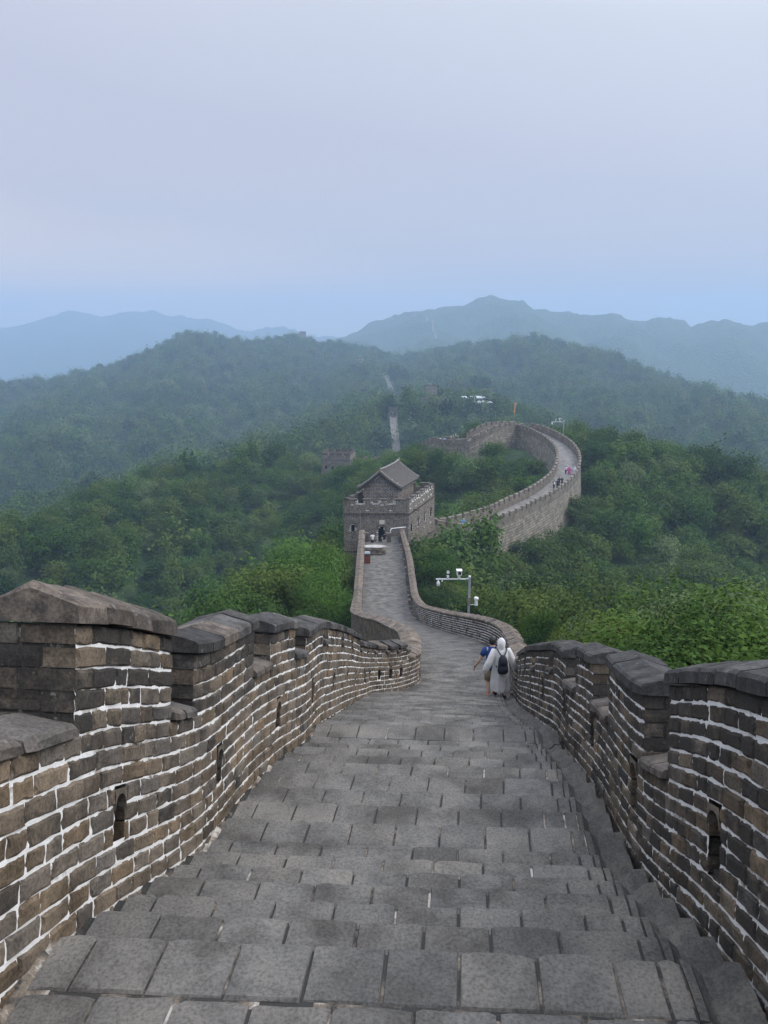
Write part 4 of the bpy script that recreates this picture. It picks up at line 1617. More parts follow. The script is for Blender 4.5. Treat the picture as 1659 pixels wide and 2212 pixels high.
# ------------------------------------------------------------------ smaller, farther towers
def small_tower(name, label, c, w_, d_, h_, rz, nwin=4, mat='farbrick', cren=1.0):
    t = empty(name, c, rz)
    tag(t, label, 'tower', kind='thing')
    mb = MB()
    b0, b1 = .06 * h_, 0
    z1 = h_
    P0 = [(-w_ / 2 - b0, -d_ / 2 - b0, -h_ * .8), (w_ / 2 + b0, -d_ / 2 - b0, -h_ * .8), (w_ / 2 + b0, d_ / 2 + b0, -h_ * .8), (-w_ / 2 - b0, d_ / 2 + b0, -h_ * .8)]
    P1 = [(-w_ / 2, -d_ / 2, z1), (w_ / 2, -d_ / 2, z1), (w_ / 2, d_ / 2, z1), (-w_ / 2, d_ / 2, z1)]
    for i in range(4):
        k = (i + 1) % 4
        ww = w_ if i % 2 == 0 else d_
        mb.add([P0[i], P0[k], P1[k], P1[i]], [(0, 1, 2, 3)], (.5, .5, .5), [[(0, 0), (ww, 0), (ww, h_ * 1.8), (0, h_ * 1.8)]])
    mb.add([(x_, y_, z1 - 1.2 * cren) for x_, y_, _ in P1], [(0, 1, 2, 3)], (.5, .5, .5), [[(0, 0), (w_, 0), (w_, d_), (0, d_)]])
    for i in range(4):                           # inner parapet faces
        k = (i + 1) % 4
        q = [(P1[j][0] * .93, P1[j][1] * .93) for j in (k, i)]
        mb.add([(q[0][0], q[0][1], z1 - 1.2 * cren), (q[1][0], q[1][1], z1 - 1.2 * cren), (q[1][0], q[1][1], z1), (q[0][0], q[0][1], z1)], [(0, 1, 2, 3)], (.5, .5, .5), [[(0, 0), (w_, 0), (w_, 1.2), (0, 1.2)]])
        mb.add([P1[i], P1[k], q[0] + (z1,), q[1] + (z1,)], [(0, 1, 2, 3)], (.5, .5, .5), [[(0, 0), (w_, 0), (w_, .4), (0, .4)]])
    mb.build('wall', M[mat], t)
    lg = MB()
    lg.box((0, 0, z1 - 1.45 * cren), (w_ + .3, d_ + .3, .18 * cren))
    lg.build('ledge', M['cap'], t)
    for i in range(4):
        ww = w_ if i % 2 == 0 else d_
        nm = max(3, int(ww / (1.9 * cren)))
        for k in range(nm):
            f = -ww / 2 + ww * (k + .5) / nm
            off = (d_ if i % 2 == 0 else w_) / 2 - .2 * cren
            x_, y_ = ((f, -off), (off, f), (f, off), (-off, f))[i]
            sz = (ww / nm * .66, .38 * cren, .75 * cren) if i % 2 == 0 else (.38 * cren, ww / nm * .66, .75 * cren)
            MB().box((x_, y_, z1 + .375 * cren), sz).build('merlon', M['brick'], t)
    for k in range(nwin):
        f = -w_ / 2 + w_ * (k + .65) / (nwin + .3)
        wz = z1 - 3.6 * cren
        n_ = 6
        yy = -d_ / 2 - b0 * (z1 - wz) / (1.8 * h_) - .02
        pr_ = [(-.32, -.5)] + [(-.32 * math.cos(math.pi * q_ / n_), .15 + .32 * math.sin(math.pi * q_ / n_)) for q_ in range(n_ + 1)] + [(.32, -.5)]
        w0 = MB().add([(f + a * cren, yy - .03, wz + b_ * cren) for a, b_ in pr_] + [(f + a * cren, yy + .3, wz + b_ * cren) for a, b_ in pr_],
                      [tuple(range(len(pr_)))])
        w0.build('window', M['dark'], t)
    return t


rnd = random.Random(8)
c = P(732, 1008, 228)
small_tower('watchtower', 'squat grey brick watchtower with four windows among trees, left behind the roofed tower', (c.x, c.y, c.z - 1.5), 8.6, 8.0, 5.6, -.16)
wing = small_tower('turret', 'low crenellated annex at the right side of the squat grey tower', (c.x + 6.3, c.y + 2, c.z - 1.6), 3.8, 5.0, 3.4, -.16, 0)

hz = 'hazewall'
run_far = [Pz(857, 975, 380), Pz(855, 950, 392), Pz(852, 925, 404), Pz(850, 905, 414), Pz(850, 890, 423)]
wall_run('wall_section', 'straight wall strip climbing the wooded spur between the valley and small gate', run_far, 3.0, 2.0, .9, 1.5, 5, 2.0, 1.0, 6, hz, hz, hz, merl=False)
run_far2 = [Pz(850, 882, 520), Pz(856, 862, 570), Pz(850, 842, 630), Pz(836, 815, 710), Pz(815, 800, 770), Pz(790, 788, 830), Pz(776, 783, 850)]
wall_run('wall_section', 'pale thin wall line climbing the hazy middle hill to its small tower', run_far2, 3.4, 2.5, 1.2, 1.6, 6, 2.0, 1.0, 8, hz, hz, hz, merl=False)
run_far3 = [Pz(860, 890, 470), Pz(900, 882, 455), Pz(935, 868, 445), Pz(958, 858, 440), Pz(955, 848, 452), Pz(938, 838, 462)]
wall_run('wall_section', 'short wall loop on the green knoll below the ruined tower', run_far3, 3.0, 2.0, .9, 1.5, 4, 2.0, 1.0, 5, hz, hz, hz, merl=False)
run_far4 = [Pz(892, 682, 1700), Pz(905, 685, 1680), Pz(920, 690, 1650), Pz(930, 702, 1590), Pz(936, 716, 1500), Pz(948, 735, 1350)]
wall_run('wall_section', 'faint wall line descending from the tower on the far blue mountain', run_far4, 4.5, 2.0, 1.5, 1.8, 6, 2, 1, 25, hz, hz, hz, merl=False)
run_far5 = [Pz(960, 762, 905), Pz(985, 752, 890), Pz(1003, 744, 880)]
wall_run('wall_section', 'faint wall remnant on the middle ridge under the far mountain', run_far5, 4, 2.0, 1.5, 2, 5, 2, 1, 12, hz, hz, hz, merl=False)
for nm_, lb, (px, py, d), w_, h_ in (
        ('watchtower', 'tiny tower at the upper end of the pale wall line on the hazy hill', (775, 781, 850), 9, 7),
        ('watchtower', 'tiny tower on the skyline of the left hazy hill', (654, 722, 945), 7, 5),
        ('watchtower', 'small gate tower at the top of the straight wall strip', (850, 886, 428), 4.5, 3.5),
        ('watchtower', 'pale ruined tower on top of the green knoll', (930, 842, 465), 7, 4.5),
        ('watchtower', 'tiny tower on the shoulder of the far blue mountain', (893, 680, 1705), 16, 10)):
    c = P(px, py, far_d(d))
    if d > 500: w_, h_ = w_ * 1.2, h_ * 1.1
    small_tower(nm_, lb, (c.x, c.y, c.z - h_ * .5), w_, w_ * .9, h_, rnd.uniform(-.3, .3), 2 if d < 500 else 0, hz, 1.0 if d < 600 else 1.8)

# white-roofed station buildings on the knoll
white = plain('white_roof_sheet', (.78, .80, .82), .5, noise=.03)
for lb, (px, py, d), sx, sy, sz in (
        ('long white flat-roofed building on the knoll right of the ruined tower', (1022, 858, 432), 9.5, 6, 3.4),
        ('white building with tilted roof at the lower end of the knoll', (1042, 868, 425), 7, 6, 3.2)):
    c = P(px, py, d)
    t = empty('station_building', (c.x, c.y, c.z - 3.5), .25)
    tag(t, lb, 'building')
    MB().box((0, 0, 0), (sx, sy, sz * 2)).build('wall', plain('grey_render', (.40, .41, .43), .8), t)
    MB().box((0, 0, sz + .2), (sx + 2, sy + 2, .5)).build('roof', white, t)
    for k in range(4):
        MB().box((-sx / 2 + sx * (k + .5) / 4, -sy / 2 - .03, sz - 1.6), (sx / 6, .1, 1.5)).build('window', M['dark'], t)
c = P(1110, 893, 412)
t = empty('pylon', (c.x, c.y, c.z - 2))
tag(t, 'thin orange mast standing among trees right of the white buildings', 'mast')
org = plain('orange_paint', (.75, .30, .06), .6)
MB().tube([(0, 0, -4), (.2, 0, 3), (.6, 0, 7.2)], [.55, .4, .3], 6).build('mast', org, t)
MB().box((.6, 0, 7.3), (1.6, .5, .5)).build('cross_arm', org, t)

# ------------------------------------------------------------------ trees
def crown_mesh(name, seed, nl, leaf, H=5.2, R=2.4, nlobes=16, long=1.0, mat='leaf', droop=0.0):
    g = np.random.default_rng(seed)
    # lobes: leaf masses on the limbs, bigger towards the middle
    th = g.uniform(0, 2 * np.pi, nlobes)
    zz = g.uniform(.38, .98, nlobes)
    prof = np.sqrt(np.clip(1 - ((zz - .62) / .44) ** 2, .05, 1))
    rr = R * prof * np.sqrt(g.uniform(.12, 1, nlobes)) * .85
    lc = np.stack([rr * np.cos(th), rr * np.sin(th), zz * H - .35], 1)
    lr = g.uniform(.5, 1.0, nlobes) * R * .40
    w = lr ** 2
    li = g.choice(nlobes, nl, p=w / w.sum())
    d = g.normal(size=(nl, 3))
    d[:, 2] = np.where(d[:, 2] < -.3, -d[:, 2] * .6, d[:, 2])
    d /= np.linalg.norm(d, axis=1)[:, None]
    rad_ = lr[li] * (1 - np.abs(g.normal(0, .16, nl)))
    pos = lc[li] + d * rad_[:, None] * np.array([1.1, 1.1, .72])
    # sprays: leaves bunch along short twigs, so edges stay ragged
    cl = g.integers(0, max(1, nl // 9), nl)
    jit = g.normal(0, leaf * 1.6, (max(1, nl // 9), 3))
    pos = pos + jit[cl] + g.normal(0, leaf * .5, (nl, 3))
    pos[:, 2] = np.maximum(pos[:, 2], .12 * H)
    nrm = d * .55 + np.array([0, 0, .75]) + g.normal(0, .38, (nl, 3))
    nrm /= np.linalg.norm(nrm, axis=1)[:, None]
    a = np.cross(nrm, g.normal(size=(nl, 3)))
    a /= np.linalg.norm(a, axis=1)[:, None] + 1e-9
    b = np.cross(nrm, a)
    s = leaf * g.uniform(.6, 1.25, nl)[:, None]
    L = a * s * long
    B = b * s * .48
    dr = nrm * s * .22
    v = np.stack([pos - L * .5 - dr * droop, pos - B, pos + L * .55 - dr * (1 + droop), pos + B], 1).reshape(-1, 3)
    f = np.arange(nl * 4)
    lob = g.uniform(0, 1, nlobes)[li]
    t = np.clip(.5 * lob + .5 * g.uniform(0, 1, nl), 0, 1)
    tint = np.stack([t, g.uniform(0, 1, nl), lob, np.ones(nl)], 1)
    return np_mesh(name, v, f, 4, M[mat], tint), lc


def trunk_mesh(name, seed, lobes, H=5.2):
    g = random.Random(seed)
    mb = MB()
    pts_ = [Vector((0, 0, -1.2)), Vector((g.uniform(-.1, .1), g.uniform(-.1, .1), .5)), Vector((g.uniform(-.2, .2), g.uniform(-.2, .2), H * .38)), Vector((g.uniform(-.3, .3), g.uniform(-.3, .3), H * .72))]
    mb.tube(pts_, [.17, .13, .10, .04], 7)
    for k in range(min(9, len(lobes))):
        e_ = Vector(lobes[k])
        f = g.uniform(.25, .8)
        s_ = pts_[1].lerp(pts_[2], f) if k % 2 else pts_[2].lerp(pts_[3], f * .8)
        m_ = s_.lerp(e_, .5) + Vector((g.uniform(-.2, .2), g.uniform(-.2, .2), g.uniform(0, .25)))
        mb.tube([s_, m_, e_], [.06, .04, .015], 5)
    me = bpy.data.meshes.new(name)
    me.from_pydata(mb.v, [], mb.f)
    me.materials.append(M['bark'])
    return me


PROTO = {}
for lod, nl, leaf, lob in (('close', 24000, .068, 34), ('near', 13000, .115, 26), ('mid', 2800, .25, 16), ('low', 520, .60, 10)):
    PROTO[lod] = []
    for k in range({'close': 3, 'near': 4, 'mid': 5, 'low': 5}[lod]):
        Rk = (2.4, 2.8, 2.1, 2.6, 2.3)[k]
        cm, lc = crown_mesh('crown', 100 + 17 * k + len(lod), nl, leaf, 5.2, Rk, lob, (1.0, 1.5, 1.2, .9, 1.3)[k])
        PROTO[lod].append((cm, trunk_mesh('trunk', 50 + k, lc)))
bm_, lcb = crown_mesh('crown', 900, 5200, .17, 3.6, 2.0, 20, 1.05)
PROTO['bush'] = [(bm_, trunk_mesh('trunk', 77, lcb, 3.6))]

# terrain lookup on the polar grid
lrad = np.log(rad[1:])


def ground(x, y):
    a_ = np.arctan2(x, y)
    r_ = np.hypot(x, y)
    ai = np.clip(np.interp(a_, ang, np.arange(na)), 0, na - 1.001)
    ri_ = np.clip(np.interp(np.log(np.maximum(r_, 2.5)), lrad, np.arange(len(lrad))) + 1, 1, nr - 1.001)
    i, k = ri_.astype(int), ai.astype(int)
    f, g = ri_ - i, ai - k
    return (TZ[i, k] * (1 - f) * (1 - g) + TZ[i + 1, k] * f * (1 - g) + TZ[i, k + 1] * (1 - f) * g + TZ[i + 1, k + 1] * f * g), i, k


EL = (TZ + 2.5) / np.maximum(R, 1)
RUNMAX = np.maximum.accumulate(np.vstack([np.full((1, na), -9.0), EL[:-1]]), 0)

G = np.random.default_rng(4)


def scatter(r0, r1, spacing):
    xs = np.arange(-r1 * .72, r1 * .72, spacing)
    ys_ = np.arange(-4, r1, spacing)
    X, Y = np.meshgrid(xs, ys_)
    X = (X + G.uniform(-.48, .48, X.shape) * spacing).ravel()
    Y = (Y + G.uniform(-.48, .48, Y.shape) * spacing).ravel()
    r_ = np.hypot(X, Y)
    k = (r_ >= r0) & (r_ < r1) & (np.abs(X) < .62 * Y + 9) & (Y > 2)
    return X[k], Y[k]


near_y = np.arange(-4, 88, 1.5)
KEEP = np.array([((LX(y) + RX(y)) / 2, y, -HW(y)) for y in near_y] + RUNS, dtype=float)
KEEP_W = np.array([2.9] * len(near_y) + [2.7] * len(RUNS))
trees = []                                      # (x, y, z, height, dist)
for r0, r1, sp, hs in ((8.5, 235, 4.9, (4.2, 9.6)), (235, 520, 7.0, (5.5, 11.0)), (520, 1480, 11.0, (7.0, 13.5))):
    X, Y = scatter(r0, r1, sp)
    Z, gi, gk = ground(X, Y)
    H_ = G.uniform(hs[0], hs[1], len(X)) * (0.82 + .36 * fbm(X / 30, Y / 30, 2, 40))
    ok = np.ones(len(X), bool)
    D2 = np.full(len(X), 1e9)
    NI = np.zeros(len(X), int)
    for c in range(0, len(X), 4000):
        d = np.hypot(X[c:c + 4000, None] - KEEP[None, :, 0], Y[c:c + 4000, None] - KEEP[None, :, 1])
        NI[c:c + 4000] = d.argmin(1)
        D2[c:c + 4000] = d.min(1)
    kz = KEEP[NI, 2]
    ky = KEEP[NI, 1]
    r_ = np.hypot(X, Y)
    nearer = r_ < np.hypot(KEEP[NI, 0], ky) + 1.0
    is_near = NI < len(near_y)
    farrun = (~is_near) & (ky > 300)
    ok &= D2 > np.where(farrun, 5.5, np.where(is_near & (X > 2) & (ky < 40), 3.6, KEEP_W[NI] + .20 * H_ + .4))
    # tower footprint
    tl = ((X - FL.x) - (Y - 88) * .367)
    ok &= ~((Y > 86) & (Y < 100) & (tl > -2.2) & (tl < TW + 2.2))
    lim = np.full(len(X), 1e9)
    lim = np.where(is_near & (X > 2) & (D2 < 16), kz + np.where(ky < 34, 1.7 + .05 * D2, .8 + .06 * D2), lim)
    lim = np.where(is_near & (X < 0) & (D2 < 16), kz + np.where(ky < 40, -.4, 1.6), lim)
    lim = np.where(is_near & (ky > 80) & (D2 < 16), kz - .6, lim)
    lim = np.where(~is_near & (D2 < 18), kz + np.where(nearer, -.6 - 3.6 * vnoise(X / 7, Y / 7, 3) + .12 * D2, 2.6), lim)
    lim = np.where(~is_near & (D2 < 18) & (r_ < 108) & nearer, kz + .4, lim)
    lim = np.where(~is_near & nearer & (D2 > 5) & (NI >= len(near_y) + 120), kz + .3, lim)
    lim = np.where(farrun, np.where(nearer & (D2 < 14), np.maximum(kz - 2, Z + 2.5), 1e9), lim)
    H_ = np.minimum(H_, np.maximum(lim - Z, 0))
    ok &= H_ > 1.5
    # out of sight behind a ridge
    top = (Z + H_ + 1.0) / np.maximum(r_, 1)
    ok &= top > RUNMAX[np.clip(gi - 1, 0, nr - 1), gk] - .0
    for i in np.where(ok)[0]:
        trees.append((X[i], Y[i], Z[i], H_[i], r_[i]))
for (px, py, d_, wd_) in ((1622, 1300, 12.5, .75), (1545, 1345, 11.5, .6), (1465, 1335, 15, .8), (1390, 1310, 19, .9), (1320, 1330, 19, .8), (1255, 1330, 23, .9), (1205, 1345, 22, .8), (1165, 1318, 29, .9),
                          (1640, 1262, 21, 1.0), (1530, 1275, 25, 1.0), (1440, 1268, 29, 1.0), (1120, 1290, 38, .8), (1300, 1262, 33, 1.0), (1060, 1288, 45, .8), (1200, 1270, 38, 1.0),
                          (655, 1182, 60, 1), (705, 1176, 66, 1), (612, 1228, 56, 1), (742, 1190, 72, 1), (560, 1250, 60, 1), (690, 1240, 54, 1), (1040, 1122, 96, 1), (985, 1150, 88, 1), (940, 1185, 80, 1)):
    q = P(px, py, d_)
    gz = float(ground(np.array([q.x]), np.array([q.y]))[0][0])
    trees.append((q.x, q.y, gz, q.z - gz, math.hypot(q.x, q.y)))
T_ = np.array(trees)
# screen place of each tree top, and what the near parapets hide
zt = T_[:, 2] + T_[:, 3]
cc = T_[:, 1] * CP - zt * SP
spx = 829.5 + F * T_[:, 0] / np.maximum(cc, .5)
spy = 1106 - F * (T_[:, 1] * SP + zt * CP) / np.maximum(cc, .5)
capl = np.interp(spx, [-200, 0, 385, 640, 780, 895, 896, 1104, 1105, 1165, 1659, 1900], [1275, 1275, 1345, 1350, 1330, 1400, 1500, 1500, 1355, 1390, 1440, 1460])
show = (spy < capl) & (spx > -60) & (spx < 1720) & (cc > .5)
sizes = np.where(show, T_[:, 3] / T_[:, 4] * np.clip((capl - spy) / 30, .2, 1), 0)
order = np.argsort(-sizes)
indiv = [i for i in order[:300] if sizes[i] > 0]
iset = np.zeros(len(T_), bool)
iset[indiv] = True


def region(x, y):
    if y > 86 and x > -4 and x < .28 * (y - 60) and y < 190: return 'leafy tree in the hollow between the roofed tower and the curving wall'
    if x < 0: return 'leafy tree on the slope left of the walkway'
    if y < 40: return 'leafy tree close behind the right parapet of the stairs'
    if y < 75: return 'leafy green tree on the slope right of the camera pole'
    return 'leafy tree on the hillside right of the tower and curving wall'


tr = random.Random(9)
crown_src = {'close': [], 'near': [], 'mid': [], 'low': []}
for n_i, i in enumerate(indiv):
    x, y, z, h_, d_ = T_[i]
    lod = 'close' if d_ < 30 else 'near' if d_ < 75 else 'mid'
    if n_i in (286, 288, 290, 292, 294): lod = 'low'
    k = tr.randrange(len(PROTO[lod])) if n_i not in (286, 288, 290, 292, 294) else (n_i - 286) // 2
    cm, tm = PROTO[lod][k]
    s = h_ / 5.2
    o = empty('tree', (x, y, z), tr.uniform(0, 6.28))
    wide = max(.75, 1.0 + (1.1 - s) * .45) * tr.uniform(.9, 1.15)
    if x < 0 and 2 < y < 87: wide = min(wide, max(.8, (float(LX(y)) - x - .7)) / (2.7 * s))
    if y < 40 and x > 2: wide = min(wide, max(.8, (x - float(RX(y)) - .5)) / (2.5 * s))
    o.scale = (s * wide, s * wide, s)
    rg = region(x, y)
    tag(o, rg, 'tree', rg.replace('leafy tree', 'trees').replace('leafy green tree', 'trees'))
    co = bpy.data.objects.new('crown', cm)
    COL.objects.link(co)
    co.parent = o
    to = bpy.data.objects.new('trunk', tm)
    COL.objects.link(to)
    to.parent = o
    if len(crown_src[lod]) <= k or all(c_.data != cm for c_ in crown_src[lod]): crown_src[lod].append(co)


def gn_scatter(name, label, sel, srcs, smul=1.0):
    pts_ = T_[sel]
    nn = len(pts_)
    me = bpy.data.meshes.new(name)
    me.vertices.add(nn)
    me.vertices.foreach_set('co', pts_[:, :3].astype(np.float32).ravel())
    s = pts_[:, 3] / 5.2 * smul
    wd = np.maximum(.75, 1 + (1.1 - s) * .35) * G.uniform(.9, 1.2, nn)
    sv = np.stack([s * wd, s * wd, s], 1).astype(np.float32)
    rv = np.stack([np.zeros(nn), np.zeros(nn), G.uniform(0, 6.28, nn)], 1).astype(np.float32)
    for nm_, typ, arr in (('scl', 'FLOAT_VECTOR', sv), ('rotv', 'FLOAT_VECTOR', rv)):
        me.attributes.new(nm_, typ, 'POINT').data.foreach_set('vector', arr.ravel())
    me.attributes.new('pick', 'INT', 'POINT').data.foreach_set('value', G.integers(0, len(srcs), nn).astype(np.int32))
    o = bpy.data.objects.new(name, me)
    COL.objects.link(o)
    tag(o, label, 'forest', kind='stuff')
    ng = bpy.data.node_groups.new(name, 'GeometryNodeTree')
    ng.interface.new_socket('Geometry', in_out='INPUT', socket_type='NodeSocketGeometry')
    ng.interface.new_socket('Geometry', in_out='OUTPUT', socket_type='NodeSocketGeometry')
    N, Lk = ng.nodes, ng.links
    gi_, go_ = N.new('NodeGroupInput'), N.new('NodeGroupOutput')
    ip = N.new('GeometryNodeInstanceOnPoints')
    jn = N.new('GeometryNodeJoinGeometry')
    for s_ in srcs:
        oi = N.new('GeometryNodeObjectInfo')
        oi.transform_space = 'ORIGINAL'
        oi.inputs['Object'].default_value = s_
        oi.inputs['As Instance'].default_value = True
        Lk.new(oi.outputs['Geometry'], jn.inputs[0])

    def na_(nm_, typ):
        q = N.new('GeometryNodeInputNamedAttribute')
        q.data_type = typ
        q.inputs['Name'].default_value = nm_
        return q.outputs['Attribute']
    Lk.new(gi_.outputs[0], ip.inputs['Points'])
    Lk.new(jn.outputs[0], ip.inputs['Instance'])
    ip.inputs['Pick Instance'].default_value = True
    Lk.new(na_('pick', 'INT'), ip.inputs['Instance Index'])
    e2r = N.new('FunctionNodeEulerToRotation')
    Lk.new(na_('rotv', 'FLOAT_VECTOR'), e2r.inputs[0])
    Lk.new(e2r.outputs[0], ip.inputs['Rotation'])
    Lk.new(na_('scl', 'FLOAT_VECTOR'), ip.inputs['Scale'])
    Lk.new(ip.outputs[0], go_.inputs[0])
    md = o.modifiers.new('trees', 'NODES')
    md.node_group = ng
    return o


dist = T_[:, 4]
gn_scatter('forest', 'dense green woods covering the slopes around the tower and curving wall', (~iset) & (dist < 330), crown_src['mid'])
gn_scatter('forest', 'hazy blue-green woods covering the middle hills', (~iset) & (dist >= 330), crown_src['low'], 1.12)
print('TREES', len(T_), 'indiv', len(indiv), {k: len(v) for k, v in crown_src.items()}, 'near<330', int(((~iset) & (dist < 330)).sum()))

# ------------------------------------------------------------------ people
def skin_body(name, mat, joints, edges, parent, root_j='pelvis', sub=1):
    names = list(joints)
    me = bpy.data.meshes.new(name)
    me.from_pydata([joints[k][0] for k in names], [(names.index(a), names.index(b_)) for a, b_ in edges], [])
    me.materials.append(mat)
    o = bpy.data.objects.new(name, me)
    COL.objects.link(o)
    o.parent = parent
    md = o.modifiers.new('skin', 'SKIN')
    md.use_smooth_shade = True
    if not me.skin_vertices:
        bpy.context.view_layer.update()
    for i, k in enumerate(names):
        sv = me.skin_vertices[0].data[i]
        rr = joints[k][1]
        sv.radius = (rr, rr) if not hasattr(rr, '__len__') else rr
        sv.use_root = (k == root_j)
    ss = o.modifiers.new('smooth', 'SUBSURF')
    ss.levels = sub
    ss.render_levels = sub
    return o


SKINM = plain('skin', (.50, .33, .24), .55, .35, noise=.04)
HAIR = plain('black_hair', (.012, .011, .011), .5, .4, noise=.1)


def cloth(name, col, rough=.85):
    m, n, l, b = mat_new(name)
    b.inputs['Base Color'].default_value = col + (1,)
    b.inputs['Roughness'].default_value = rough
    geo = n.new('ShaderNodeNewGeometry')
    no = n.new('ShaderNodeTexNoise')
    no.inputs['Scale'].default_value = 9
    no.inputs['Detail'].default_value = 3
    l.new(geo.outputs['Position'], no.inputs['Vector'])
    bp = n.new('ShaderNodeBump')
    bp.inputs['Strength'].default_value = .6
    bp.inputs['Distance'].default_value = .03
    l.new(no.outputs['Fac'], bp.inputs['Height'])
    l.new(bp.outputs[0], b.inputs['Normal'])
    return m


def plastic_coat(name, col, clear):
    m, n, l, b = mat_new(name)
    b.inputs['Base Color'].default_value = col + (1,)
    b.inputs['Roughness'].default_value = .35
    geo = n.new('ShaderNodeNewGeometry')
    no = n.new('ShaderNodeTexNoise')
    no.inputs['Scale'].default_value = 7
    no.inputs['Detail'].default_value = 5
    l.new(geo.outputs['Position'], no.inputs['Vector'])
    bp = n.new('ShaderNodeBump')
    bp.inputs['Strength'].default_value = .9
    bp.inputs['Distance'].default_value = .05
    l.new(no.outputs['Fac'], bp.inputs['Height'])
    l.new(bp.outputs[0], b.inputs['Normal'])
    tl = n.new('ShaderNodeBsdfTranslucent')
    tl.inputs['Color'].default_value = col + (1,)
    tp = n.new('ShaderNodeBsdfTransparent')
    m1, m2 = n.new('ShaderNodeMixShader'), n.new('ShaderNodeMixShader')
    m1.inputs[0].default_value = .4
    m2.inputs[0].default_value = clear
    l.new(b.outputs[0], m1.inputs[1])
    l.new(tl.outputs[0], m1.inputs[2])
    l.new(m1.outputs[0], m2.inputs[1])
    l.new(tp.outputs[0], m2.inputs[2])
    l.new(m2.outputs[0], n['Material Output'].inputs['Surface'])
    return m


BONES = [('pelvis', 'spine'), ('spine', 'chest'), ('chest', 'neck'), ('neck', 'head'), ('head', 'crown'), ('chest', 'shoulder_l'), ('shoulder_l', 'elbow_l'), ('elbow_l', 'wrist_l'), ('wrist_l', 'palm_l'),
         ('chest', 'shoulder_r'), ('shoulder_r', 'elbow_r'), ('elbow_r', 'wrist_r'), ('wrist_r', 'palm_r'),
         ('pelvis', 'hip_l'), ('hip_l', 'knee_l'), ('knee_l', 'ankle_l'), ('ankle_l', 'toe_l'), ('pelvis', 'hip_r'), ('hip_r', 'knee_r'), ('knee_r', 'ankle_r'), ('ankle_r', 'toe_r')]


def skeleton(H, arm=.16, stride=.10, armf=.0):
    """walking away along +y; left is -x"""
    J = {'pelvis': ((0, 0, .53), (.085, .07)), 'spine': ((0, .005, .62), (.075, .06)), 'chest': ((0, .01, .745), (.085, .065)), 'neck': ((0, .015, .845), .034), 'head': ((0, .03, .905), (.047, .055)), 'crown': ((0, .03, .965), (.040, .046))}
    for s, n_ in ((-1, 'l'), (1, 'r')):
        f = stride * s
        J['shoulder_' + n_] = ((s * .105, .01, .80), .038)
        J['elbow_' + n_] = ((s * (.125 + arm * .35), -.01 + armf - f * .25, .625), .027)
        J['wrist_' + n_] = ((s * (.13 + arm * .7), .03 + armf - f * .45, .485), .018)
        J['palm_' + n_] = ((s * (.13 + arm * .75), .04 + armf - f * .5, .44), (.022, .012))
        J['hip_' + n_] = ((s * .052, 0, .49), .058)
        J['knee_' + n_] = ((s * .056, f * .55 + .02, .285), .036)
        J['ankle_' + n_] = ((s * .058, f - .015 - (.03 if f < 0 else 0), .045 + (.03 if f < 0 else 0)), .022)
        J['toe_' + n_] = ((s * .066, f + .075, .018), (.024, .016))
    return {k: (tuple(c_ * H for c_ in p), tuple(q * H for q in rr) if hasattr(rr, '__len__') else rr * H) for k, (p, rr) in J.items()}


def limb(mb, J, keys, rads, H, n=10):
    pts_ = [Vector(J[k][0]) if isinstance(k, str) else Vector(J[k[0]][0]).lerp(Vector(J[k[1]][0]), k[2]) for k in keys]
    mb.tube(pts_, [q * H for q in rads], n)


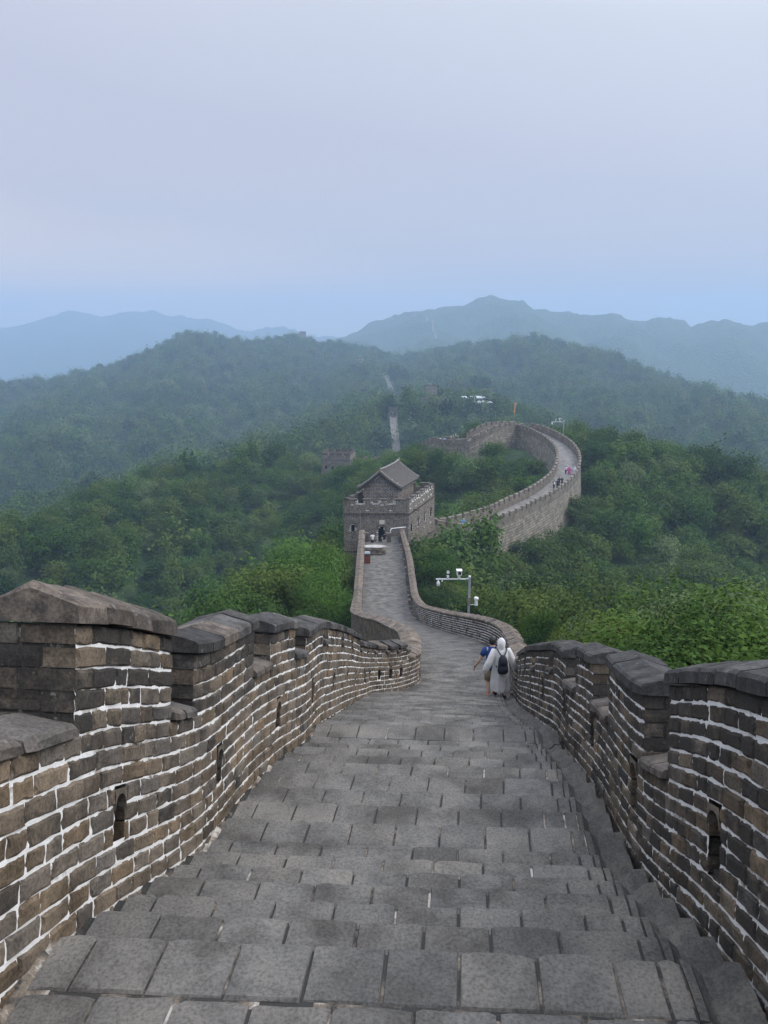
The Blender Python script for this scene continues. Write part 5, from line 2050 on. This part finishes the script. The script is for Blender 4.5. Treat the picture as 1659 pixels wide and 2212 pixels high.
def make_person(label, loc, rz, H, top, bottom, coat=None, hair=True, pack=None, shoe=None, stride=.1, short=True, fingers=False, sleeve=.62, arm=.16):
    root = empty('person', loc, rz)
    tag(root, label, 'person')
    J = skeleton(H, arm=arm, stride=stride)
    E_ = list(BONES)
    if fingers:
        for s, n_ in ((-1, 'l'), (1, 'r')):
            p = Vector(J['palm_' + n_][0])
            for k, (dy, ln) in enumerate(((-.022, .062), (-.008, .072), (.007, .068), (.021, .055))):
                a, b_ = 'f%d%s' % (k, n_), 'g%d%s' % (k, n_)
                J[a] = (tuple(p + Vector((s * .004, dy, -.030 - ln * .45))), .0085)
                J[b_] = (tuple(p + Vector((-s * .010, dy + .006, -.030 - ln))), .0075)
                E_ += [('palm_' + n_, a), (a, b_)]
            J['t0' + n_] = (tuple(p + Vector((-s * .012, .035, -.005))), .010)
            J['t1' + n_] = (tuple(p + Vector((-s * .018, .045, -.038))), .0085)
            E_ += [('palm_' + n_, 't0' + n_), ('t0' + n_, 't1' + n_)]
    skin_body('body', SKINM, J, E_, root, sub=1 if H > 0 else 0)
    # face and ears, looking the way the person walks
    fc = MB()
    hx = Vector(J['head'][0])
    for s in (-1, 1):
        fc.loft([((hx.x + s * .049 * H, hx.y - .004 * H, hx.z + dz * H), .008 * H * q, .018 * H * q) for dz, q in ((-.018, .4), (-.008, .9), (.006, 1.0), (.018, .5))], 8)
    fc.tube([hx + Vector((0, .052 * H, .012 * H)), hx + Vector((0, .072 * H, -.012 * H))], [.006 * H, .012 * H], 6)
    fc.build('ears_and_nose', SKINM, root, smooth=True)
    fe = MB()
    for s in (-1, 1):
        fe.box(hx + Vector((s * .021 * H, .056 * H, .013 * H)), (.016 * H, .006 * H, .007 * H))
    fe.box(hx + Vector((0, .056 * H, -.030 * H)), (.028 * H, .006 * H, .006 * H))
    fe.build('eyes_and_mouth', HAIR, root)
    # shirt
    mb = MB()
    mb.loft([((0, 0, .47 * H), .098 * H, .074 * H), ((0, 0, .54 * H), .098 * H, .074 * H), ((0, .003 * H, .62 * H), .092 * H, .068 * H), ((0, .006 * H, .70 * H), .102 * H, .072 * H), ((0, .01 * H, .76 * H), .116 * H, .072 * H),
             ((0, .012 * H, .805 * H), .108 * H, .060 * H), ((0, .014 * H, .832 * H), .058 * H, .046 * H), ((0, .014 * H, .845 * H), .043 * H, .041 * H)], 20, fold=lambda i, a: 1 + .02 * math.sin(3 * a + i))
    for n_ in 'lr':
        limb(mb, J, [('chest', 'shoulder_' + n_, .8), 'shoulder_' + n_, ('shoulder_' + n_, 'elbow_' + n_, sleeve * .5), ('shoulder_' + n_, 'elbow_' + n_, sleeve)], [.036, .047, .044, .042], H)
    mb.build('shirt', top, root, smooth=True)
    mb = MB()
    for n_ in 'lr':
        if short: limb(mb, J, [('pelvis', 'hip_' + n_, .7), 'hip_' + n_, ('hip_' + n_, 'knee_' + n_, .5), ('hip_' + n_, 'knee_' + n_, .96)], [.066, .068, .062, .056], H)
        else: limb(mb, J, [('pelvis', 'hip_' + n_, .7), 'hip_' + n_, 'knee_' + n_, ('knee_' + n_, 'ankle_' + n_, .9)], [.066, .066, .046, .036], H)
    mb.loft([((0, 0, .455 * H), .09 * H, .066 * H), ((0, 0, .50 * H), .097 * H, .073 * H), ((0, 0, .555 * H), .093 * H, .070 * H)], 16)
    mb.build('shorts' if short else 'trousers', bottom, root, smooth=True)
    for n_ in 'lr':
        mb = MB()
        a, t_ = Vector(J['ankle_' + n_][0]), Vector(J['toe_' + n_][0])
        mb.tube([a + Vector((0, -.032 * H, -.016 * H)), a + Vector((0, 0, -.008 * H)), a.lerp(t_, .55) + Vector((0, 0, .006 * H)), t_ + Vector((0, .018 * H, 0))], [.020 * H, .030 * H, .027 * H, .016 * H], 9)
        mb.build('shoe', shoe or HAIR, root, smooth=True)
    if hair:
        h = Vector(J['head'][0])
        mb = MB()
        mb.loft([((h.x, h.y - .012 * H, h.z + dz * H), rx * H, ry * H) for dz, rx, ry in ((-.040, .040, .030), (-.02, .050, .044), (.015, .056, .060), (.05, .053, .060), (.075, .040, .046), (.088, .016, .02))], 16)
        mb.build('hair', HAIR, root, smooth=True)
    if coat:
        cm_, hood = coat
        mb = MB()
        g = random.Random(int(H * 1000))
        ph = [g.uniform(0, 6) for _ in range(4)]
        prof_ = [(.135, .150, .125, .0), (.20, .158, .128, .0), (.30, .150, .120, 0), (.42, .138, .110, 0), (.53, .128, .100, 0), (.62, .118, .092, 0), (.70, .120, .090, 0), (.77, .126, .086, .005), (.81, .112, .070, .01), (.838, .062, .052, .014), (.85, .050, .046, .014)]
        mb.loft([((.012 * H * (1 - q), yo * H - .02 * H * (1 - q) ** 2, q * H), rx * H, ry * H) for q, rx, ry, yo in prof_], 36, cap=(False, True),
                fold=lambda i, a: 1 + (.085 if i < 4 else .045 if i < 7 else .015) * math.sin(5 * a + ph[0] + .3 * i) + (.05 if i < 5 else .02) * math.sin(9 * a + ph[1] - .4 * i) + (.28 * max(0, math.cos(a - .15)) ** 9 if 0 < i < 3 else 0))
        for n_ in 'lr':
            limb(mb, J, [('chest', 'shoulder_' + n_, .75), 'shoulder_' + n_, ('shoulder_' + n_, 'elbow_' + n_, .55), 'elbow_' + n_, ('elbow_' + n_, 'wrist_' + n_, .6), 'palm_' + n_], [.044, .056, .060, .060, .056, .040], H, 14)
        mb.build('raincoat', cm_, root, smooth=True)
        if hood:
            h = Vector(J['head'][0])
            mb = MB()
            mb.loft([((h.x, h.y + yo * H, h.z + dz * H), rx * H, ry * H) for dz, rx, ry, yo in ((-.075, .060, .058, -.018), (-.055, .058, .060, -.018), (-.01, .062, .072, -.012), (.03, .064, .076, -.012), (.065, .056, .066, -.016), (.092, .036, .044, -.022), (.112, .012, .016, -.028))], 22,
                    cap=(False, True), fold=lambda i, a: 1 + .03 * math.sin(4 * a + i))
            mb.build('hood', cm_, root, smooth=True)
            mb = MB()
            mb.tube([h + Vector((0, (-.09 if abs(q - .02) < .05 else -.075) * H, q * H)) for q in (-.07, -.03, .02, .06)] + [h + Vector((0, -.06 * H, .1 * H))], .004 * H, 5)
            mb.build('hood_seam', cm_, root)
    if pack:
        off = -.10 if coat else -.085
        mb = MB()
        mb.loft([((0, (off - .055 * b_) * H, q * H), rx * H, .062 * b_ * H) for q, rx, b_ in ((.475, .050, .5), (.485, .072, .9), (.53, .086, 1.15), (.60, .086, 1.15), (.61, .078, 1.0), (.625, .078, 1.0), (.68, .076, .95), (.73, .064, .8), (.765, .038, .55), (.775, .015, .3))], 20)
        po = mb.build('backpack', pack, root, smooth=True)
        for s in (-1, 1):
            sb = MB()
            pts_ = [Vector((s * .022, off - .02, .765)), Vector((s * .055, off + .012, .81)), Vector((s * .075, -.03, .850)), Vector((s * .08, .05, .845)), Vector((s * .088, .095, .78)), Vector((s * .09, .085, .66)), Vector((s * .085, off + .01, .56))]
            sb.tube([p * H for p in pts_], .010 * H, 6)
            sb.build('strap', pack, po)
        MB().box((0, (off - .118) * H, .69 * H), (.10 * H, .012 * H, .006 * H)).build('zip_flap', pack, po)
    return root


def step_z(d):
    for (e_, h) in STEPS:
        if d <= e_: return -h
    return -float(HW(d))


NAVY = cloth('blue_cotton', (.022, .060, .205))
KHAKI = cloth('khaki_cotton', (.30, .225, .155))
BLACKC = cloth('black_cloth', (.016, .016, .019))
PACK = cloth('black_navy_nylon', (.012, .013, .022), .6)
ORANGE = cloth('orange_shoe', (.75, .16, .05))
PINKT = cloth('pale_pink_top', (.55, .40, .36))
WHITEC = cloth('white_cloth', (.72, .72, .74))
COAT = plastic_coat('translucent_white_plastic', (.97, .97, .97), .05)
d = 18.58
x_ = (1079 - 829.5) / F * (d * CP - step_z(d) * SP)
make_person('person in translucent white hooded raincoat with black backpack going down the stairs', (x_, d, step_z(d) + .004), .06, 1.66, PINKT, BLACKC, (COAT, True), False, PACK, BLACKC, stride=-.075, arm=.17)
d = 19.35
x_ = (1060 - 829.5) / F * (d * CP - step_z(d) * SP)
man = make_person('man in blue t-shirt and khaki shorts walking down beside the white raincoat', (x_, d, step_z(d) + .004), .02, 1.76, NAVY, KHAKI, None, True, None, ORANGE, stride=.06, fingers=True, arm=.18)
J = skeleton(1.76, arm=.18, stride=.06)
wv = Vector(J['wrist_l'][0])
MB().tube([wv + Vector((0, 0, .012)), wv + Vector((0, 0, -.014))], .038, 12).build('wristwatch', M['metal_dark'], man)

RUNP = np.array(RUNS)


def far_person(label, px, py, d, H, *a, **k):
    q = P(px, py, d)
    i = int(np.argmin(np.hypot(RUNP[:, 0] - q.x, RUNP[:, 1] - q.y)))
    return make_person(label, (q.x, q.y, RUNP[i, 2] + .01), k.pop('rz', 0.0), H, *a, **k)


PINKC = cloth('magenta_plastic', (.62, .10, .34), .5)
BLUEC = cloth('light_blue_plastic', (.16, .42, .72), .5)
WCOAT = cloth('white_poncho', (.74, .75, .78), .5)
far_person('walker in white top with dark trousers, left of the pink raincoat', 1222, 1022, 150, 1.7, WHITEC, BLACKC, None, True, None, BLACKC, short=False)
far_person('walker in bright pink hooded raincoat on the curving wall', 1229, 1024, 149.6, 1.62, PINKC, BLACKC, (PINKC, True), False, None, BLACKC, short=False)
far_person('walker in white poncho beside the outer parapet, right of the pink raincoat', 1241, 1024, 149.5, 1.66, WHITEC, BLACKC, (WCOAT, True), False, None, BLACKC, short=False)
far_person('walker in black with a white backpack, leftmost of the dark-clothed group', 1196, 1060, 140.2, 1.72, BLACKC, BLACKC, None, True, WHITEC, BLACKC, short=False)
far_person('walker in black in the middle of the dark-clothed group', 1203, 1058, 140.6, 1.65, BLACKC, BLACKC, None, True, None, BLACKC, short=False)
far_person('tallest walker in black at the back of the dark-clothed group', 1207, 1054, 141.8, 1.84, BLACKC, BLACKC, None, True, None, BLACKC, short=False)
far_person('walker in black close to the outer parapet, right of the dark-clothed group', 1213, 1053, 142.2, 1.66, BLACKC, BLACKC, None, True, PACK, BLACKC, short=False)
far_person('person in light blue raincoat looking over the parapet right of the tower', 1001, 1134, 108.5, 1.75, BLUEC, BLACKC, (BLUEC, True), False, None, BLACKC, rz=2.6)
far_person('person in white standing on the far ridge-top wall stretch', 951, 950, 195.8, 1.75, WHITEC, BLACKC, None, True, None, BLACKC, short=False)
far_person('person in blue standing on the far ridge-top wall stretch', 960, 951, 194, 1.75, BLUEC, BLACKC, None, True, None, BLACKC, short=False)
far_person('dark-clothed person at the top of the curve under the crenellated platform', 1121, 928, 196.6, 1.72, BLACKC, BLACKC, None, True, None, BLACKC, short=False)
make_person('person in white jacket stepping down at the tower door', (-1.35, 85.3, -25.2), .5, 1.68, WHITEC, BLACKC, None, True, None, BLACKC, short=False)
make_person('person in black stepping down at the tower door', (.05, 85.9, -25.35), .2, 1.70, BLACKC, BLACKC, None, True, None, BLACKC, short=False)

# ------------------------------------------------------------------ things on and beside the walkway
def camera_pole(label, loc, k=1.0, low=True):
    t = empty('camera_pole', loc)
    t.scale = (k, k, k)
    tag(t, label, 'pole')
    MB().tube([(0, 0, -6.0), (0, 0, 1.84)], .06, 14).build('pole', M['metal_grey'], t, smooth=False)
    MB().tube([(0, 0, 1.80), (0, 0, 1.86)], .066, 14).build('pole_cap', M['metal_white'], t)
    MB().tube([(-.06, 0, 1.69), (-1.72, 0, 1.69)], .032, 10).build('arm', M['metal_white'], t)
    MB().tube([(-.06, 0, 1.69), (-.2, 0, 1.69)], [.075, .045], 10).build('arm_flange', M['metal_grey'], t)
    c = MB()
    c.tube([(-1.6, 0, 1.67), (-1.6, 0, 1.60), (-1.6, 0, 1.57), (-1.6, 0, 1.48), (-1.6, 0, 1.40)], [.025, .03, .06, .09, .09], 14)
    dome = c.build('dome_camera', M['metal_white'], t, smooth=True)
    MB().tube([(-1.6, 0, 1.40), (-1.6, 0, 1.36), (-1.6, 0, 1.31), (-1.6, 0, 1.285)], [.075, .078, .055, .015], 14).build('lens_dome', M['metal_white'], dome, smooth=True)
    MB().box((-1.6, -.075, 1.34), (.06, .03, .05)).build('lens', M['metal_dark'], dome)
    s = MB().tube([(-1.11, -.06, 2.07), (-1.11, .05, 2.07)], [.078, .060], 16).build('round_lamp', M['metal_white'], t)
    MB().tube([(-1.11, 0, 1.72), (-1.11, 0, 2.0)], .016, 8).build('stem', M['metal_dark'], s)
    MB().box((-1.11, 0, 1.82), (.115, .09, .12)).build('junction_box', M['metal_white'], s)
    b_ = MB()
    b_.box((-.54, 0, 2.05), (.25, .30, .24))
    b_.box((-.54, -.02, 2.18), (.29, .38, .02))
    bxo = b_.build('box_camera', M['metal_white'], t)
    MB().box((-.53, -.152, 2.05), (.15, .012, .17)).build('camera_window', M['metal_dark'], bxo)
    MB().box((-.54, 0, 1.83), (.15, .12, .21), taper=.85).build('bracket', M['metal_white'], bxo)
    MB().tube([(-1.40, 0, 1.66), (-1.40, 0, 1.60), (-1.42, -.05, 1.58)], [.02, .035, .03], 8).build('small_sensor', M['metal_white'], t)
    MB().box((-1.53, 0, 1.735), (.06, .05, .035)).build('clamp', M['metal_grey'], t)
    MB().box((-.87, 0, 1.735), (.06, .05, .035)).build('clamp', M['metal_grey'], t)
    if low:
        MB().box((0, -.075, .51), (.13, .10, .42)).build('cable_cabinet', plain('grey_brown_box', (.22, .20, .19), .6), t)
        MB().tube([(0, 0, .30), (.36, 0, .30)], .018, 8).build('side_bracket', M['metal_white'], t)
        w_ = MB()
        w_.tube([(.37, 0, .28), (.37, 0, .56)], .082, 12)
        w_.tube([(.37, 0, .56), (.37, 0, .60), (.37, 0, .68), (.37, 0, .72)], [.085, .12, .12, .07], 12)
        w_.tube([(.37, 0, .28), (.37, 0, .305)], .095, 12)
        w_.build('horn_speaker', M['metal_white'], t)
    return t


q = P(1002, 1318, 37.0)
camera_pole('grey surveillance pole with white cameras on its arm, rising behind the right parapet', (q.x + .25, q.y, q.z))
q = P(1216, 945, 183)
camera_pole('far surveillance pole standing at the top of the curving wall', (q.x, q.y, q.z + .8), 1.75, False)
q = P(992, 953, 189)
camera_pole('far surveillance pole beside the ridge-top wall stretch', (q.x, q.y + 3, q.z - 1.0), 1.1, False)

# litter bin
c = P(791, 1217, 72.3)
t = empty('litter_bin', (c.x + .12, c.y, -float(HW(72.3))))
tag(t, 'red-brown litter bin with steel hood beside the left parapet of the walkway', 'bin')
MB().box((0, 0, .42), (.52, .42, .80)).build('body', plain('red_brown_panel', (.20, .055, .03), .6), t)
for dx in (-.27, .27):
    MB().box((dx, 0, .56), (.04, .44, 1.12)).build('post', M['metal_dark'], t)
MB().box((0, 0, .93), (.5, .36, .10)).build('mouth', M['metal_dark'], t)
MB().box((0, 0, 1.10), (.60, .50, .16), taper=.8).build('hood', M['metal_grey'], t)

# rubble block beside the bin
rnd = random.Random(2)
c = P(806, 1200, 77.0)
t = empty('rubble_block', (c.x, c.y, -float(HW(77.0))))
tag(t, 'low broken masonry block on the walkway behind the litter bin', 'masonry')
for lay in range(5):
    for k in range(6):
        mb = MB()
        mb.box((-1.15 + k * .42 + (.2 if lay % 2 else 0), rnd.uniform(-.05, .05), .1 + lay * .15), (.40, 1.0 + rnd.uniform(-.15, .15), .135), rnd.uniform(-.06, .06), (.5, .35, rnd.uniform(.5, 1)), taper=.93)
        mb.build('stone', M['brick'], t)
mb = MB()
mb.loft([((.05, 0, .84), 1.25, .52), ((.05, 0, .91), 1.2, .5), ((.05, 0, .95), 1.05, .4)], 14, tint=(.6, .1, 1), fold=lambda i, a: 1 + .12 * math.sin(5 * a + 1))
mb.build('top_slab', plain('pale_limestone', (.42, .40, .37), .9, noise=.2, scale=3), t)

# guard rail and stub walls at the stairwell in front of the door
t = empty('guard_rail', (.75, 84.6, -24.4))
tag(t, 'white guard rail by the stairwell in front of the tower door', 'rail')
MB().tube([(0, 0, 0), (0, 0, 1.35)], .05, 8).build('post', M['metal_white'], t)
MB().tube([(0, 0, 1.35), (.1, .2, 1.5), (1.75, .9, 1.5)], .045, 8).build('top_rail', M['metal_white'], t)
for lb, x0 in (('stub wall at the left side of the stairwell before the tower', -2.0), ('stub wall at the right side of the stairwell before the tower', .55)):
    t = empty('stub_wall', (x0, 84.2, -24.3))
    tag(t, lb, 'wall', kind='thing')
    for k in range(7):
        MB().box((0, 0, .07 + k * .135), (.50, .42, .12), 0, (.35, .5, rnd.uniform(.3, .8))).build('brick', M['brick'], t)
    MB().box((0, 0, .5), (.46, .38, .95), 0, (.5, 0, 0)).build('core', M['mortar'], t)
    MB().box((0, 0, 1.02), (.56, .48, .08), 0, (.3, .3, .8)).build('coping_stone', M['cap'], t)
# bottom of the stairwell
MB().box((-.75, 86, -26.6), (3.1, 4.6, 2.4)).build('stairwell_floor', M['farroad'], None)['kind'] = 'structure'
# lowest limbs: dry bare branches behind the right parapet
rb = random.Random(6)
t0 = Vector((5.9, 13.0, -9.2))
t = empty('dry_shrub', t0)
tag(t, 'leafless grey branches reaching over the leaves behind the right parapet', 'shrub')
for k in range(9):
    mb = MB()
    p = Vector((rb.uniform(-.2, .2), rb.uniform(-.2, .2), 0))
    dr = Vector((rb.uniform(-.5, .7), rb.uniform(-.3, .5), 1.0)).normalized()
    pts_ = [p]
    for q_ in range(6):
        dr = (dr + Vector((rb.uniform(-.25, .25), rb.uniform(-.25, .25), rb.uniform(-.1, .12)))).normalized()
        pts_.append(pts_[-1] + dr * .62)
        if q_ > 1:
            e_ = pts_[-1] + Vector((rb.uniform(-.6, .6), rb.uniform(-.4, .4), rb.uniform(.1, .5)))
            mb.tube([pts_[-1], pts_[-1].lerp(e_, .5) + Vector((0, 0, .06)), e_], [.014, .009, .004], 5)
    mb.tube(pts_, [.045, .036, .030, .024, .018, .012, .006], 6)
    mb.build('branch', M['bark'], t)
